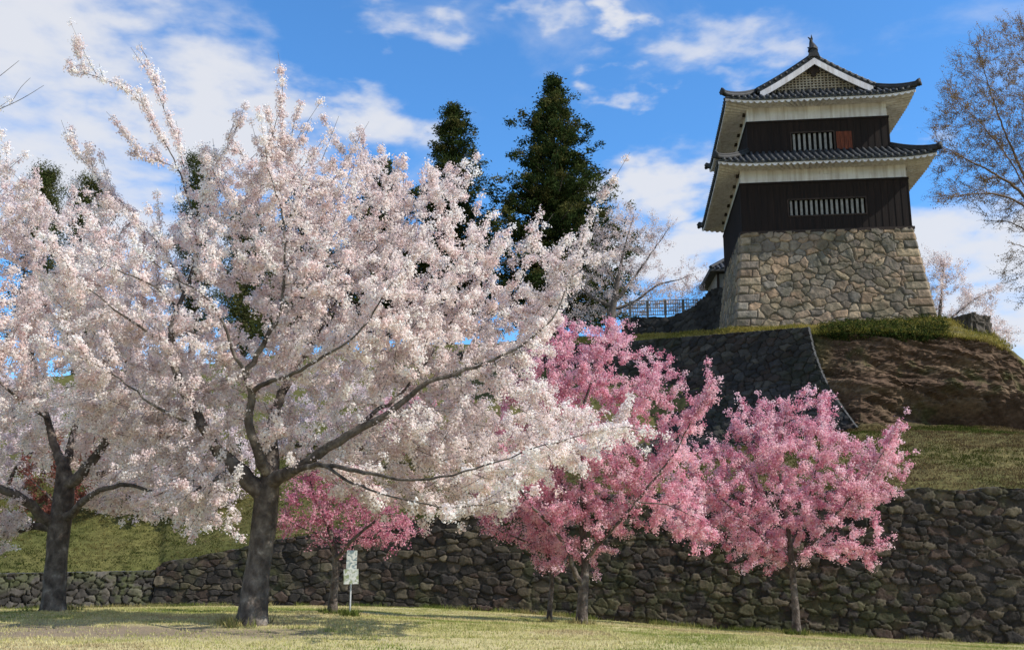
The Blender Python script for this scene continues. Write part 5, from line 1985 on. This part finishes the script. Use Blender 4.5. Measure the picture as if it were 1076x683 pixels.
GR = [(.20, .24, .06), (.32, .325, .115), (.43, .40, .165), (.51, .46, .22), (.40, .32, .18)]
n = 80000
dd = 10.2 + 20.5 * rng.random(n) ** .9
xx = (rng.random(n) * 2 - 1) * (dd * .56 + .6)
wl_y = np.interp((xx / dd) * F_PX + CX, [-600, 165, 1076, 1700], [28.6, 30.6, 26.2, 24.4])
ok = dd < wl_y
xx, dd = xx[ok], dd[ok]
pts = np.stack([xx, dd, lawn_z(xx, dd) + (fbm(np.stack([xx, dd], -1), .9, 3) - .5) * .10 - .01], -1)
bare_ = np.hypot((pts[:, 0] + 6.6) * .21, (pts[:, 1] - 13.1) * .95) + fbm(pts, .6, 3, 9) * .8
pts = pts[(bare_ > 1.25) | (rng.random(len(pts)) < .32)]
pts = pts[fbm(pts, .5, 4, 91) + rng.random(len(pts)) * .25 > .44]
tufts('lawn_grass', 'short yellow green grass covering the lawn', pts, .018, .055, 7, GR, 55, lean=.5, spread=.05, width=.006)
# longer tufts where the mower does not reach: wall foot and trunks
wx = rng.random(2600) * 1.0
tp_ = wfoot[(wx * (len(wfoot) - 1)).astype(int)] + rng.normal(0, .10, (2600, 3)) - np.array([0, .22, 0])
tl_ = lfoot[(rng.random(700) * (len(lfoot) - 1)).astype(int)] + rng.normal(0, .10, (700, 3)) - np.array([0, .2, 0])
tr_ = []
for (bx_, by_, bd_, br_) in ((264, 657, 14.2, .3), (55, 643, 17.2, .32), (611, 658, 21, .17), (837, 667, 24, .14), (349, 646, 18.5, .13), (577, 655, 21.6, .10), (367.5, 648, 17.6, .06)):
    c_ = at(bx_, by_, bd_)
    aa = rng.random(60) * 6.283
    rr_ = br_ * (.9 + .7 * rng.random(60))
    tr_.append(np.stack([c_[0] + np.cos(aa) * rr_, c_[1] + np.sin(aa) * rr_, 0 * aa], -1))
tp_ = np.concatenate([tp_, tl_] + tr_)
tp_ = tp_[fbm(tp_[:, :2], .8, 3, 5) > .42]
tp_[:, 2] = lawn_z(tp_[:, 0], tp_[:, 1]) - .01
tufts('tall_grass', 'longer green grass tufts along the wall foot and around the trunks', tp_, .07, .20, 7, [(.10, .13, .03), (.16, .18, .05), (.30, .26, .11)], 58, lean=.5, spread=.05, width=.009)
# rough slope
i0 = rng.integers(1, 30, 30000)
j0 = rng.integers(int(np.interp(-50, gpx, np.arange(NPX))), int(np.interp(1200, gpx, np.arange(NPX))), 30000)
ps = HILL[i0, j0] + (HILL[np.minimum(i0 + 1, R.shape[0] - 1), j0] - HILL[i0, j0]) * rng.random((30000, 1)) + rng.normal(0, .06, (30000, 3)) * np.array([1, 1, .2])
lb_ = ps[:, 0] < -5.0 + rng.normal(0, 3.0, len(ps))
tufts('bank_grass', 'short green and yellowish grass on the bank above the low wall', ps[lb_], .03, .08, 9, [(.030, .043, .011), (.048, .058, .015), (.085, .078, .024), (.13, .105, .038)], 59, lean=.6, spread=.10, width=.012)
ps = ps[~lb_]
tufts('slope_grass', 'rough dry and green grass on the terrace slopes behind the walls', ps, .035, .10, 9, [(.05, .062, .014), (.075, .075, .022), (.115, .085, .036), (.10, .068, .036), (.17, .13, .06)], 56, lean=.6, spread=.10, width=.014)
i0 = rng.integers(26 + KC, 42 + KC, 9000)
j0 = rng.integers(int(np.interp(560, gpx, np.arange(NPX))), int(np.interp(1060, gpx, np.arange(NPX))), 9000)
ps = HILL[i0, j0] + rng.normal(0, .06, (9000, 3)) * np.array([1, 1, .2])
tufts('rampart_grass', 'yellow dry grass along the top edge of the castle mound', ps, .05, .18, 8, [(.16, .15, .03), (.27, .22, .055), (.34, .27, .08)], 57, lean=.6, spread=.12, width=.014)

# signpost
sp = at(367.5, 648, 17.6)
sp[2] = float(lawn_z(np.array([sp[0]]), np.array([sp[1]]))[0])
sign = thing('signpost', 'thin metal signpost carrying two small white panels beside the deep pink cherry', 'signpost', sp)
k_ = 17.6 / F_PX
mb = MB()
mb.tube([(0, 0, -.05), (0, 0, 60 * k_)], [.014, .014], 8)
mb.build('post', M['metal'], sign)
for (zc, hw, hh, mt, yy, ry) in ((52 * k_ + .06, 5.2 * k_, 9.6 * k_, 'sign_a', -.035, .02), (38 * k_ + .02, 7.4 * k_, 7.4 * k_, 'sign_b', -.05, -.03)):
    mb = MB()
    mb.box(-hw, hw, -.008, .008, -hh, hh)
    o = mb.build('panel', M[mt], sign)
    o.location = (0.008, yy, zc)
    o.rotation_euler = (0.03, ry, 0)
